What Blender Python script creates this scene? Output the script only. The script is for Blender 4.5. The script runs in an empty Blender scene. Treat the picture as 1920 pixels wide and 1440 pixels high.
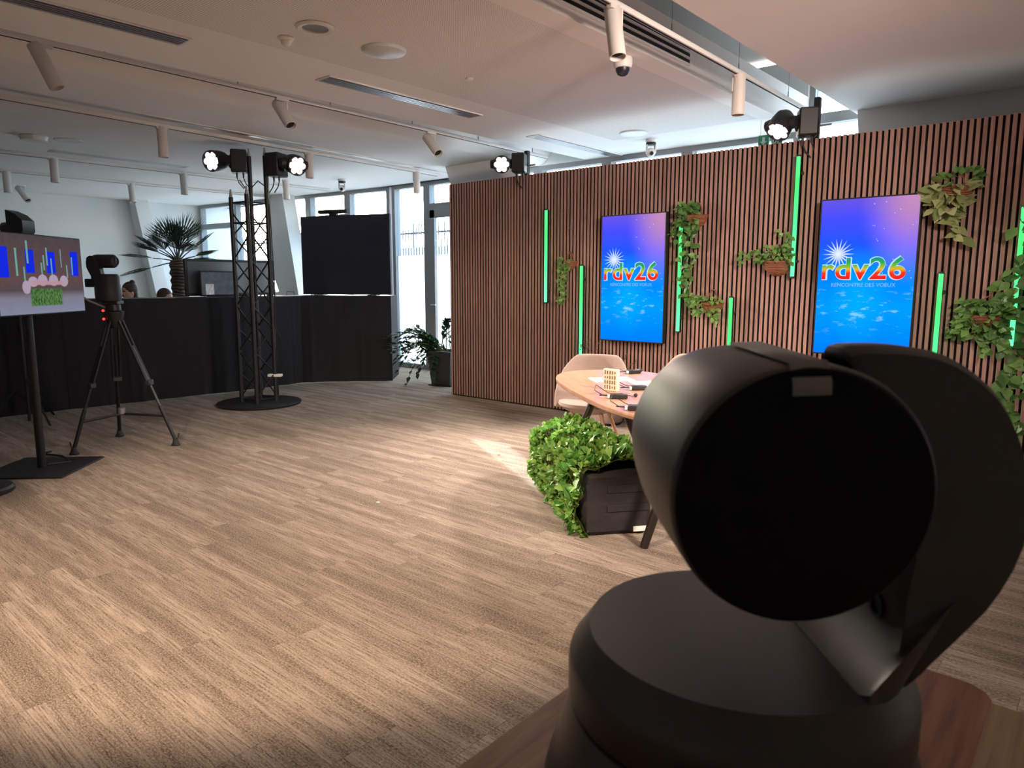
import bpy, bmesh, math, random
from mathutils import Vector, Matrix
random.seed(7)
R_ = math.radians
# ------------------------------------------------------------------ camera, sky, sun, lamps, exposure
YAW, PITCH, CAMH, FPX = R_(40.7), R_(8.2), 1.41, 1331.0
scn = bpy.context.scene
COL = scn.collection
cd = bpy.data.cameras.new('camera'); cam = bpy.data.objects.new('camera', cd); COL.objects.link(cam)
cam.location = (0, 0, CAMH); cam.rotation_euler = (R_(90) - PITCH, 0, YAW)
cd.sensor_width = 36; cd.lens = FPX / 1920 * 36; cd.clip_start = 0.02; cd.clip_end = 200
cd.dof.use_dof = True; cd.dof.focus_distance = 5.5; cd.dof.aperture_fstop = 17.0
scn.camera = cam
vs = scn.view_settings
vs.view_transform = 'Standard'; vs.look = 'None'; vs.gamma = 1; vs.use_curve_mapping = False
vs.exposure = 0.60
scn.cycles.use_denoising = True; scn.cycles.max_bounces = 10; scn.cycles.diffuse_bounces = 6
scn.cycles.transparent_max_bounces = 24; scn.cycles.sample_clamp_indirect = 6; scn.cycles.caustics_reflective = False; scn.cycles.caustics_refractive = False

wd = bpy.data.worlds.new('world'); scn.world = wd; wd.use_nodes = True
wn = wd.node_tree; bg = wn.nodes['Background']
sky = wn.nodes.new('ShaderNodeTexSky'); sky.sky_type = 'NISHITA'; sky.sun_disc = False
sky.sun_elevation = R_(24); sky.sun_rotation = R_(-60); sky.dust_density = 2.0
wmix = wn.nodes.new('ShaderNodeMixRGB'); wmix.inputs[0].default_value = 0.55; wmix.inputs[2].default_value = (0.27, 0.36, 0.46, 1)
wn.links.new(sky.outputs[0], wmix.inputs[1]); wn.links.new(wmix.outputs[0], bg.inputs[0]); bg.inputs[1].default_value = 2.75

def lamp(name, kind, loc, direction, energy, color, **kw):
    d = bpy.data.lights.new(name, kind); d.energy = energy; d.color = color
    for k, v in kw.items(): setattr(d, k, v)
    o = bpy.data.objects.new(name, d); COL.objects.link(o); o.location = loc
    o.rotation_euler = Vector(direction).to_track_quat('-Z', 'Y').to_euler()
    return o
SUN_DIR = Vector((0.85, -0.50, -0.284))
lamp('sun', 'SUN', (-20, 20, 12), SUN_DIR, 8.5, (1.0, 0.95, 0.86), angle=R_(0.6))
WARM = (1.0, 0.80, 0.68)
# stage wash lamps: the two on the truss, the two above the slat wall, and the matching truss out of frame on the right
lamp('lamp_truss_a', 'SPOT', (-7.62, 3.88, 2.68), (5.3, 0.5, -2.3), 620, WARM, spot_size=R_(46), spot_blend=0.7, shadow_soft_size=0.09)
lamp('lamp_truss_b', 'SPOT', (-7.02, 4.40, 2.62), (4.2, 0.6, -1.7), 560, WARM, spot_size=R_(54), spot_blend=0.7, shadow_soft_size=0.09)
lamp('lamp_wall_a', 'SPOT', (-5.30, 5.90, 2.66), (1.7, -3.0, -2.6), 250, WARM, spot_size=R_(78), spot_blend=0.9, shadow_soft_size=0.08)
lamp('lamp_wall_b', 'SPOT', (-2.34, 5.90, 2.60), (-0.6, -2.2, -2.6), 260, WARM, spot_size=R_(96), spot_blend=0.7, shadow_soft_size=0.08)
lamp('lamp_right_truss', 'SPOT', (0.9, 2.6, 2.7), (-4.3, 2.5, -1.9), 680, WARM, spot_size=R_(78), spot_blend=0.8, shadow_soft_size=0.30)
lamp('lamp_floor_fill', 'SPOT', (-2.28, -0.6, 2.80), (-1.2, 3.2, -2.6), 430, (1.0, 0.72, 0.50), spot_size=R_(66), spot_blend=0.35, shadow_soft_size=0.05)  # unseen spot added to warm the front-left floor and shape its lit edge

# ------------------------------------------------------------------ helpers
RIGHT = Vector((math.cos(YAW), math.sin(YAW), 0)); FWD = Vector((-math.sin(YAW), math.cos(YAW), 0)); UP = Vector((0, 0, 1))
def ray(px, py):
    u = (px - 960) / FPX; v = (720 - py) / FPX; c, s = math.cos(PITCH), math.sin(PITCH)
    return RIGHT * u + FWD * (c + v * s) + UP * (-s + v * c)
def atz(px, py, z):
    r = ray(px, py); return Vector((0, 0, CAMH)) + r * ((z - CAMH) / r.z)
def atY(px, py, Y):
    r = ray(px, py); return Vector((0, 0, CAMH)) + r * (Y / r.y)
def atX(px, py, X):
    r = ray(px, py); return Vector((0, 0, CAMH)) + r * (X / r.x)
def project(p):
    d = Vector(p) - Vector((0, 0, CAMH)); c, s = math.cos(PITCH), math.sin(PITCH)
    f = d.dot(FWD); dep = f * c - d.z * s; up = f * s + d.z * c
    if dep < 0.01: return None
    return 960 + FPX * d.dot(RIGHT) / dep, 720 - FPX * up / dep, dep

def frame_of(direction, hint=Vector((0, 0, 1))):
    z = Vector(direction).normalized()
    x = Vector(hint).cross(z)
    if x.length < 1e-4: x = Vector((1, 0, 0)).cross(z)
    x.normalize(); y = z.cross(x)
    return x, y, z

class MB:
    """collects shapes of ONE part; build() links it as one mesh object"""
    def __init__(s): s.v = []; s.f = []; s.sm = []
    def add(s, verts, faces, smooth=False):
        b = len(s.v); s.v += [tuple(v) for v in verts]
        for f in faces: s.f.append(tuple(i + b for i in f)); s.sm.append(smooth)
        return s
    def box(s, c, size, rotz=0, bev=0, M=None):
        hx, hy, hz = size[0] / 2, size[1] / 2, size[2] / 2
        if bev > 0:
            b = min(bev, hx * .95, hy * .95, hz * .95); vs_ = []; idx = {}
            for sx in (-1, 1):
                for sy in (-1, 1):
                    for sz in (-1, 1):
                        for a in range(3):
                            p = [sx * (hx - b), sy * (hy - b), sz * (hz - b)]
                            p[a] = (sx, sy, sz)[a] * (hx, hy, hz)[a]
                            idx[(sx, sy, sz, a)] = len(vs_); vs_.append(Vector(p))
            fs = []
            for a in range(3):
                o = [k for k in range(3) if k != a]
                for sg in (-1, 1):
                    q = []
                    for (p1, p2) in ((-1, -1), (1, -1), (1, 1), (-1, 1)):
                        k = [0, 0, 0]; k[a] = sg; k[o[0]] = p1; k[o[1]] = p2; q.append(idx[(k[0], k[1], k[2], a)])
                    fs.append(q)
                for p1 in (-1, 1):
                    for p2 in (-1, 1):
                        k0 = [0, 0, 0]; k0[o[0]] = p1; k0[o[1]] = p2
                        ka = list(k0); ka[a] = -1; kb = list(k0); kb[a] = 1
                        fs.append([idx[(*ka, o[0])], idx[(*kb, o[0])], idx[(*kb, o[1])], idx[(*ka, o[1])]])
            for sx in (-1, 1):
                for sy in (-1, 1):
                    for sz in (-1, 1): fs.append([idx[(sx, sy, sz, a)] for a in range(3)])
        else:
            vs_ = [Vector((x, y, z)) for x in (-hx, hx) for y in (-hy, hy) for z in (-hz, hz)]
            fs = [(0, 1, 3, 2), (4, 6, 7, 5), (0, 4, 5, 1), (2, 3, 7, 6), (0, 2, 6, 4), (1, 5, 7, 3)]
        rot = Matrix.Rotation(rotz, 3, 'Z') if M is None else M
        return s.add([rot @ v + Vector(c) for v in vs_], fs)
    def cyl(s, a, b, r1, r2=None, n=16, caps=True, smooth=True):
        r2 = r1 if r2 is None else r2; a = Vector(a); b = Vector(b); x, y, z = frame_of(b - a)
        vs_ = []
        for p, r in ((a, r1), (b, r2)):
            for i in range(n):
                t = 2 * math.pi * i / n; vs_.append(p + x * (r * math.cos(t)) + y * (r * math.sin(t)))
        s.add(vs_, [(i, (i + 1) % n, n + (i + 1) % n, n + i) for i in range(n)], smooth)
        if caps:
            s.add(vs_[:n], [tuple(range(n - 1, -1, -1))]); s.add(vs_[n:], [tuple(range(n))])
        return s
    def lathe(s, prof, o=(0, 0, 0), axis=(0, 0, 1), n=32, smooth=True, hint=Vector((0, 0, 1))):
        """prof: list of (radius, height) along axis"""
        x, y, z = frame_of(axis, hint); o = Vector(o); vs_ = []; fs = []
        for (r, h) in prof:
            for i in range(n):
                t = 2 * math.pi * i / n; vs_.append(o + z * h + x * (r * math.cos(t)) + y * (r * math.sin(t)))
        for k in range(len(prof) - 1):
            for i in range(n):
                j = (i + 1) % n; fs.append((k * n + i, k * n + j, (k + 1) * n + j, (k + 1) * n + i))
        s.add(vs_, fs, smooth)
        if prof[0][0] > 1e-6: s.add(vs_[:n], [tuple(range(n - 1, -1, -1))])
        if prof[-1][0] > 1e-6: s.add(vs_[-n:], [tuple(range(n))])
        return s
    def tube(s, pts, r, n=8, caps=True):
        pts = [Vector(p) for p in pts]; vs_ = []; fs = []; m = len(pts)
        rr = r if isinstance(r, (list, tuple)) else [r] * m
        for k, p in enumerate(pts):
            d = pts[min(k + 1, m - 1)] - pts[max(k - 1, 0)]
            x, y, z = frame_of(d)
            for i in range(n):
                t = 2 * math.pi * i / n; vs_.append(p + x * (rr[k] * math.cos(t)) + y * (rr[k] * math.sin(t)))
        for k in range(m - 1):
            for i in range(n):
                j = (i + 1) % n; fs.append((k * n + i, k * n + j, (k + 1) * n + j, (k + 1) * n + i))
        s.add(vs_, fs, True)
        if caps: s.add(vs_[:n], [tuple(range(n - 1, -1, -1))]); s.add(vs_[-n:], [tuple(range(n))])
        return s
    def prism(s, poly, a, b, M=None, smooth=False):
        """poly in local XZ, extruded along local Y from a to b; M 4x4"""
        n = len(poly); M = M or Matrix.Identity(4)
        vs_ = [M @ Vector((p[0], a, p[1])) for p in poly] + [M @ Vector((p[0], b, p[1])) for p in poly]
        s.add(vs_, [(i, (i + 1) % n, n + (i + 1) % n, n + i) for i in range(n)], smooth)
        s.add(vs_[:n], [tuple(range(n - 1, -1, -1))]); s.add(vs_[n:], [tuple(range(n))])
        return s
    def slab(s, poly, z0, z1):
        """poly in XY, extruded in z"""
        n = len(poly); vs_ = [(p[0], p[1], z0) for p in poly] + [(p[0], p[1], z1) for p in poly]
        s.add(vs_, [(i, (i + 1) % n, n + (i + 1) % n, n + i) for i in range(n)])
        s.add(vs_[:n], [tuple(range(n - 1, -1, -1))]); s.add(vs_[n:], [tuple(range(n))])
        return s
    def ball(s, c, r, n=16, m=10, sc=(1, 1, 1)):
        vs_ = []; fs = []; c = Vector(c)
        for j in range(m + 1):
            ph = math.pi * j / m
            for i in range(n):
                t = 2 * math.pi * i / n
                vs_.append(c + Vector((r * sc[0] * math.sin(ph) * math.cos(t), r * sc[1] * math.sin(ph) * math.sin(t), r * sc[2] * math.cos(ph))))
        for j in range(m):
            for i in range(n):
                k = (i + 1) % n; fs.append((j * n + i, (j + 1) * n + i, (j + 1) * n + k, j * n + k))
        return s.add(vs_, fs, True)
    def mesh(s, name, mat):
        me = bpy.data.meshes.new(name); me.from_pydata(s.v, [], s.f)
        bm = bmesh.new(); bm.from_mesh(me); bmesh.ops.remove_doubles(bm, verts=bm.verts, dist=1e-6)
        bmesh.ops.recalc_face_normals(bm, faces=bm.faces); bm.to_mesh(me); bm.free()
        if len(me.polygons) == len(s.sm): me.polygons.foreach_set('use_smooth', s.sm)
        else:
            for p in me.polygons: p.use_smooth = any(s.sm)
        if mat: me.materials.append(mat)
        try:
            me.set_sharp_from_angle(angle=R_(38))
        except Exception: pass
        me.update(); return me
    def build(s, name, mat, parent=None, loc=None):
        return link(name, s.mesh(name, mat), parent, loc)

def link(name, me, parent=None, loc=None):
    o = bpy.data.objects.new(name, me); COL.objects.link(o)
    if parent: o.parent = parent
    if loc is not None: o.location = loc
    return o
def tag(o, label, cat, group=None):
    o['label'] = label; o['category'] = cat
    if group: o['group'] = group
    return o
def thing(name, label, cat, loc=(0, 0, 0), rotz=0, group=None):
    o = bpy.data.objects.new(name, None); COL.objects.link(o); o.empty_display_size = 0.05
    o.location = loc; o.rotation_euler = (0, 0, rotz)
    return tag(o, label, cat, group)
def struct(o):
    o['kind'] = 'structure'; return o
def copy_tree(o, parent=None):
    c = o.copy(); COL.objects.link(c); c.parent = parent
    for ch in list(o.children): copy_tree(ch, c)
    return c

# ------------------------------------------------------------------ materials
class NT:
    def __init__(s, name):
        s.m = bpy.data.materials.new(name); s.m.use_nodes = True; s.t = s.m.node_tree
        s.b = s.t.nodes['Principled BSDF']; s.out = s.t.nodes['Material Output']
    def node(s, typ, **kw):
        n = s.t.nodes.new(typ)
        for k, v in kw.items(): setattr(n, k, v)
        return n
    def put(s, sock, val):
        if isinstance(val, bpy.types.NodeSocket): s.t.links.new(val, sock)
        else: sock.default_value = val
    def math(s, op, a, b=0.0, c=0.0, clamp=False):
        n = s.node('ShaderNodeMath', operation=op, use_clamp=clamp)
        s.put(n.inputs[0], a); s.put(n.inputs[1], b); s.put(n.inputs[2], c); return n.outputs[0]
    def mix(s, f, a, b, typ='MIX'):
        n = s.node('ShaderNodeMixRGB', blend_type=typ); s.put(n.inputs[0], f)
        for k, v in ((1, a), (2, b)): s.put(n.inputs[k], v if isinstance(v, bpy.types.NodeSocket) else (*v[:3], 1))
        return n.outputs[0]
    def obj(s): return s.node('ShaderNodeTexCoord').outputs['Object']
    def scale(s, vec, sc, off=(0, 0, 0)):
        n = s.node('ShaderNodeMapping'); n.inputs['Scale'].default_value = sc; n.inputs['Location'].default_value = off
        s.put(n.inputs[0], vec); return n.outputs[0]
    def noise(s, vec, sc, det=2.0, rough=0.5):
        n = s.node('ShaderNodeTexNoise'); n.inputs['Scale'].default_value = sc; n.inputs['Detail'].default_value = det
        n.inputs['Roughness'].default_value = rough; s.put(n.inputs['Vector'], vec); return n.outputs['Fac']
    def ramp(s, f, stops):
        n = s.node('ShaderNodeValToRGB'); e = n.color_ramp.elements
        while len(e) < len(stops): e.new(0.5)
        for i, (p, c) in enumerate(stops): e[i].position = p; e[i].color = (*c[:3], 1)
        s.put(n.inputs[0], f); return n.outputs[0]
    def bump(s, h, strength=0.2, dist=0.01):
        n = s.node('ShaderNodeBump'); n.inputs['Strength'].default_value = strength; n.inputs['Distance'].default_value = dist
        s.put(n.inputs['Height'], h); s.t.links.new(n.outputs[0], s.b.inputs['Normal'])
    def sep(s, vec):
        n = s.node('ShaderNodeSeparateXYZ'); s.put(n.inputs[0], vec); return n.outputs
    def rect(s, u, v, x0, x1, y0, y1, soft=0.004):
        def edge(val, lo, hi):
            a = s.math('DIVIDE', s.math('SUBTRACT', val, lo), soft, clamp=True)
            b = s.math('DIVIDE', s.math('SUBTRACT', hi, val), soft, clamp=True)
            return s.math('MULTIPLY', a, b)
        return s.math('MULTIPLY', edge(u, x0, x1), edge(v, y0, y1))
    def emit(s, col, strength):
        n = s.node('ShaderNodeEmission'); s.put(n.inputs[0], col if isinstance(col, bpy.types.NodeSocket) else (*col, 1))
        s.put(n.inputs[1], strength); s.t.links.new(n.outputs[0], s.out.inputs[0])
def srgb(r, g, b):
    f = lambda c: c / 12.92 if c <= 0.04045 else ((c + 0.055) / 1.055) ** 2.4
    return (f(r / 255), f(g / 255), f(b / 255))
def mat(name, col, rough=0.5, metal=0.0, var=0.12, sc=8.0, bump=0.0, bsc=60.0, rnd=0.0, stretch=(1, 1, 1), **kw):
    t = NT(name); o = t.scale(t.obj(), stretch)
    f = t.noise(o, sc, 3.0)
    c = t.mix(f, tuple(x * (1 - var) for x in col), tuple(min(1, x * (1 + var)) for x in col))
    if rnd:
        r = t.node('ShaderNodeObjectInfo').outputs['Random']
        c = t.mix(r, t.mix(1.0, c, (1 - rnd,) * 3, 'MULTIPLY'), t.mix(1.0, c, (1 + rnd,) * 3, 'MULTIPLY'))
    t.put(t.b.inputs['Base Color'], c); t.b.inputs['Roughness'].default_value = rough; t.b.inputs['Metallic'].default_value = metal
    for k, v in kw.items(): t.put(t.b.inputs[k], v)
    if bump: t.bump(t.noise(o, bsc, 3.0), bump)
    return t.m
M = {}
M['white'] = mat('white_plaster', (0.82, 0.81, 0.79), 0.85, var=0.02, sc=3, bump=0.03, bsc=200)
M['wall'] = mat('white_wall_paint', (0.72, 0.74, 0.74), 0.8, var=0.02, sc=2)
M['white_metal'] = mat('white_metal', (0.72, 0.70, 0.68), 0.45, var=0.03)
M['grey_metal'] = mat('grey_metal', (0.35, 0.35, 0.36), 0.4, 0.6, var=0.06)
M['dark_metal'] = mat('dark_grey_metal', (0.06, 0.06, 0.065), 0.4, 0.5, var=0.06)
M['alu'] = mat('brushed_aluminium', (0.62, 0.63, 0.65), 0.32, 0.9, var=0.05, stretch=(1, 1, 30))
M['black'] = mat('black_plastic', (0.012, 0.012, 0.013), 0.55, var=0.2)
M['black_metal'] = mat('black_powder_coat', (0.014, 0.014, 0.016), 0.45, 0.2, var=0.2)
M['dark_hole'] = mat('dark_opening', (0.008, 0.008, 0.008), 0.9)
M['frame_grey'] = mat('grey_window_frame', (0.26, 0.27, 0.28), 0.45, var=0.04)
M['felt'] = mat('black_felt', (0.010, 0.009, 0.009), 0.95, var=0.3, sc=200)
M['clear'] = mat('clear_plastic', (0.75, 0.72, 0.7), 0.2, var=0.02)
M['rubber'] = mat('black_rubber', (0.02, 0.02, 0.02), 0.7)
M['paper'] = mat('white_paper', (0.82, 0.80, 0.80), 0.7, var=0.02)
M['cream'] = mat('cream_wood_block', (0.85, 0.78, 0.62), 0.6, var=0.05)
M['tape'] = mat('grey_tape', (0.34, 0.31, 0.31), 0.6, var=0.06)
M['skin'] = mat('skin', (0.50, 0.30, 0.22), 0.6, var=0.06)
M['hair'] = mat('dark_brown_hair', (0.035, 0.014, 0.010), 0.6, var=0.3, sc=40)
M['hair2'] = mat('brown_hair', (0.04, 0.018, 0.012), 0.6, var=0.3, sc=40)
M['red_dot'] = NT('red_tally').m
t = NT('red_tally_light'); t.emit((1.0, 0.05, 0.03), 1.2); M['red_dot'] = t.m

# perforated ceiling raft: plain border, fine hole grid inside
t = NT('perforated_plasterboard'); o = t.obj(); x, y, z = t.sep(o)
P_ = 0.0155
fx = t.math('SUBTRACT', t.math('FRACT', t.math('DIVIDE', x, P_)), 0.5); fy = t.math('SUBTRACT', t.math('FRACT', t.math('DIVIDE', y, P_)), 0.5)
d = t.math('SQRT', t.math('ADD', t.math('MULTIPLY', fx, fx), t.math('MULTIPLY', fy, fy)))
hole = t.math('LESS_THAN', d, 0.24)
inn = t.math('MULTIPLY', t.math('GREATER_THAN', x, -4.45), t.math('LESS_THAN', x, -2.83))
inn = t.math('MULTIPLY', inn, t.math('LESS_THAN', y, 6.9))
t.put(t.b.inputs['Base Color'], t.mix(t.math('MULTIPLY', hole, inn), (0.84, 0.83, 0.81), (0.20, 0.19, 0.185))); t.b.inputs['Roughness'].default_value = 0.85
M['perf'] = t.m

# carpet planks: fine linear loop pile, tone streaks along the plank
def carpet(name, island):
    t = NT(name); o = t.obj()
    rnd = (t.node('ShaderNodeNewGeometry').outputs['Random Per Island'] if island else t.node('ShaderNodeObjectInfo').outputs['Random'])
    geo = t.node('ShaderNodeNewGeometry').outputs['Position']
    off = t.node('ShaderNodeCombineXYZ'); t.put(off.inputs[0], t.math('MULTIPLY', rnd, 37.0)); t.put(off.inputs[1], t.math('MULTIPLY', rnd, 91.0))
    add = t.node('ShaderNodeVectorMath', operation='ADD'); t.put(add.inputs[0], geo); t.put(add.inputs[1], off.outputs[0]); p = add.outputs[0]
    s1 = t.noise(t.scale(p, (0.30, 7.0, 1)), 1.6, 2.0, 0.5)
    s2 = t.noise(t.scale(p, (5, 130.0, 1)), 1.0, 3.0, 0.7)
    s3 = t.noise(t.scale(p, (90, 190.0, 1)), 1.0, 2.0, 0.6)
    base = t.ramp(s1, [(0.36, srgb(118, 107, 97)), (0.50, srgb(150, 138, 126)), (0.62, srgb(174, 162, 150))])
    base = t.mix(t.math('MULTIPLY', t.math('SUBTRACT', 0.58, s2, clamp=True), 4.0, clamp=True), base, srgb(86, 74, 64))
    base = t.mix(t.math('MULTIPLY', t.math('SUBTRACT', s3, 0.42, clamp=True), 2.2, clamp=True), base, srgb(200, 186, 170))
    tone = t.math('ADD', 0.95, t.math('MULTIPLY', rnd, 0.10))
    cc = t.node('ShaderNodeCombineColor'); [t.put(cc.inputs[k], tone) for k in range(3)]
    t.put(t.b.inputs['Base Color'], t.mix(1.0, base, cc.outputs[0], 'MULTIPLY')); t.b.inputs['Roughness'].default_value = 0.95
    t.b.inputs['Specular IOR Level'].default_value = 0.15
    t.bump(t.math('ADD', s2, s3), 0.35, 0.004); return t.m
M['carpet'] = carpet('carpet_plank', False); M['carpet_far'] = carpet('carpet_plank_far', True)

def wood(name, c0, c1, c2, rough=0.45, gr=(1, 1, 14), rnd=0.0, sc=6.0):
    t = NT(name); o = t.obj()
    if rnd:
        r = t.node('ShaderNodeObjectInfo').outputs['Random']
        off = t.node('ShaderNodeCombineXYZ'); t.put(off.inputs[0], t.math('MULTIPLY', r, 50.0)); t.put(off.inputs[2], t.math('MULTIPLY', r, 23.0))
        a = t.node('ShaderNodeVectorMath', operation='ADD'); t.put(a.inputs[0], o); t.put(a.inputs[1], off.outputs[0]); o = a.outputs[0]
    n1 = t.noise(t.scale(o, gr), sc, 4.0, 0.6); n2 = t.noise(t.scale(o, tuple(g * 6 for g in gr)), sc, 2.0)
    c = t.ramp(n1, [(0.3, c0), (0.5, c1), (0.7, c2)]); c = t.mix(t.math('MULTIPLY', n2, 0.5), c, c0)
    if rnd: c = t.mix(r, t.mix(1.0, c, (1 - rnd,) * 3, 'MULTIPLY'), t.mix(1.0, c, (1 + rnd,) * 3, 'MULTIPLY'))
    t.put(t.b.inputs['Base Color'], c); t.b.inputs['Roughness'].default_value = rough; t.bump(n2, 0.08, 0.003); return t.m
M['slat'] = wood('walnut_slat', srgb(134, 102, 94), srgb(164, 128, 119), srgb(182, 147, 138), 0.55, (40, 40, 1.5), rnd=0.13, sc=3.0)
M['table_wood'] = wood('oak_table_top', srgb(176, 132, 108), srgb(198, 156, 132), srgb(210, 172, 150), 0.30, (1.2, 22, 1), sc=3.0)
M['red_wood'] = wood('reddish_board', srgb(128, 76, 54), srgb(172, 112, 82), srgb(196, 140, 106), 0.4, (60, 4, 60), sc=2.2)
M['pale_wood'] = wood('pale_ribbed_board', srgb(150, 124, 94), srgb(205, 176, 140), srgb(222, 196, 160), 0.5, (90, 3, 90), sc=1.5)

# ------------------------------------------------------------------ floor of carpet planks
HC, YW, YG, XL = 2.95, 6.20, 7.80, -14.65
fl = MB().box(((XL + 3) / 2, 1.9, -0.06), (3 - XL, 11.9, 0.1)).build('floor', M['felt']); struct(fl)
pl_me = MB().box((0, 0, 0.005 - 0.01), (0.999, 0.2492, 0.01)).mesh('carpet_plank', M['carpet'])
spots = []
row = 0
yy = -3.9
while yy < 7.78:
    xx = XL + 0.5 - random.choice((0.0, 0.25, 0.5, 0.75))
    while xx < 3:
        best = None
        for (ax, ay) in ((0, 0), (.5, 0), (-.5, 0), (0, .12), (0, -.12)):
            q = project((xx + ax, yy + .125 + ay, 0))
            if q and -40 < q[0] < 1960 and -40 < q[1] < 1480: best = q[2] if best is None else min(best, q[2])
        spots.append((best if best else 99, xx, yy + .125)); xx += 1.0
    yy += 0.25
spots.sort()
far = MB()
for i, (dd, x, y) in enumerate(spots):
    if i < 300 and dd < 90: link('carpet_plank', pl_me, fl, (x, y, 0))
    else:
        x0, x1 = max(XL, x - .4995), min(3, x + .4995)
        if x1 > x0: far.add([(x0, y - .1246, 0), (x1, y - .1246, 0), (x1, y + .1246, 0), (x0, y + .1246, 0)], [(0, 1, 2, 3)])
fo = far.build('carpet_plank', M['carpet_far'], fl); fo['kind'] = 'stuff'

# ------------------------------------------------------------------ ceiling rafts and recesses
def ceil(name, mb, m): return struct(mb.build(name, M[m]))
ceil('ceiling', MB().box((-4.025, 1.9, HC + .16), (2.75, 11.8, 0.32)), 'perf')                      # perforated raft
ceil('ceiling', MB().box((-4.0, 1.9, 3.76), (22, 11.9, 0.1)), 'white')                              # slab above the recesses
# second raft: rounded edge towards the recess, far edge drifting left
prof = [(-5.92, 3.6), (-5.92, HC + .26)] + [(-6.18 + .26 * math.cos(a), HC + .26 - .26 * math.sin(a)) for a in [R_(k) for k in range(10, 91, 10)]]
mb = MB()
for k in range(len(prof) - 1):
    (xa, za), (xb, zb) = prof[k], prof[k + 1]
    mb.add([(xa, -4, za), (xa, 7.8, za), (xb, 7.8, zb), (xb, -4, zb)], [(0, 1, 2, 3)], True)
mb.add([(-6.18, -4, HC), (-6.18, 7.8, HC), (-7.51, 7.8, HC), (-6.38, -4, HC)], [(0, 1, 2, 3)], True)
mb.add([(-6.38, -4, HC), (-7.51, 7.8, HC), (-7.51, 7.8, 3.6), (-6.38, -4, 3.6)], [(0, 1, 2, 3)], False)
ceil('ceiling', mb, 'white')
mb = MB()                                                                                            # third raft, to the far left wall
prof = [(0, 3.6), (0, HC + .03)] + [(-.03 + .03 * math.cos(a), HC + .03 - .03 * math.sin(a)) for a in [R_(k) for k in range(15, 91, 15)]]
for k in range(len(prof) - 1):
    (xa, za), (xb, zb) = prof[k], prof[k + 1]
    mb.add([(-6.50 + xa, -4, za), (-7.63 + xa, 7.8, za), (-7.63 + xb, 7.8, zb), (-6.50 + xb, -4, zb)], [(0, 1, 2, 3)], True)
mb.add([(-6.53, -4, HC), (-7.66, 7.8, HC), (XL, 7.8, HC), (XL, -4, HC)], [(0, 1, 2, 3)], True)
ceil('ceiling', mb, 'white')
ceil('ceiling', MB().box((0.47, 1.9, HC + .2), (5.06, 11.9, 0.4)), 'white')                         # right ceiling beyond the recess
# outer walls
for nm, c, sz in (('wall_left', (XL - .1, 1.9, 1.85), (.2, 11.9, 3.8)), ('wall_right', (3.1, 1.9, 1.85), (.2, 11.9, 3.8)), ('wall_rear', (-5.8, -4.05, 1.85), (18, .2, 3.8))):
    struct(MB().box(c, sz).build(nm, M['wall']))
# beam over the glazing (ceiling down-stand) except at the tall recess
struct(MB().box((-8.65, YG, 3.3), (12.0, .2, .7)).build('wall_lintel', M['wall']))
struct(MB().box((0.47, YG, 3.3), (5.06, .2, .7)).build('wall_lintel', M['wall']))

# slanted fin panels between slat wall and glazing
def fin(poly, y0, y1):
    return struct(MB().prism(poly, y0, y1).build('wall_fin', M['wall']))
a = atz(835, 313, HC); b = atz(990, 296, HC)
k = (atY(848, 345, a.y).x - a.x) / (HC - atY(848, 345, a.y).z)
fin([(a.x, HC), (b.x, HC), (b.x - .1, 0), (a.x + k * HC * .8, 0)], a.y, a.y + .14)
a = atz(1608, 207, HC)
fin([(a.x, HC), (2.9, HC), (2.9, 0), (a.x + .25, 0)], a.y, a.y + .14)
yy = 7.15
q = [atY(*p, yy) for p in ((500, 350), (528, 349), (562, 556), (512, 556))]
fin([(p.x, min(p.z, HC) if i < 2 else p.z) for i, p in enumerate(q)][:2] + [(q[2].x + .22, 0), (q[3].x + .02, 0)], yy, yy + .25)
mb = MB()                                                                                            # fin against the left wall
q = [atX(*p, XL + .3) for p in ((252, 379), (277, 381), (312, 556), (286, 556))]
mb.add([(XL, p[0], p[1]) for p in ((q[0].y, HC), (q[1].y, HC), (q[2].y + .26, 0), (q[3].y + .26, 0))] + [(XL + .3, p[0], p[1]) for p in ((q[0].y, HC), (q[1].y, HC), (q[2].y + .26, 0), (q[3].y + .26, 0))],
       [(0, 1, 2, 3), (4, 5, 6, 7), (0, 1, 5, 4), (1, 2, 6, 5), (2, 3, 7, 6), (3, 0, 4, 7)])
struct(mb.build('wall_fin', M['wall']))

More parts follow.
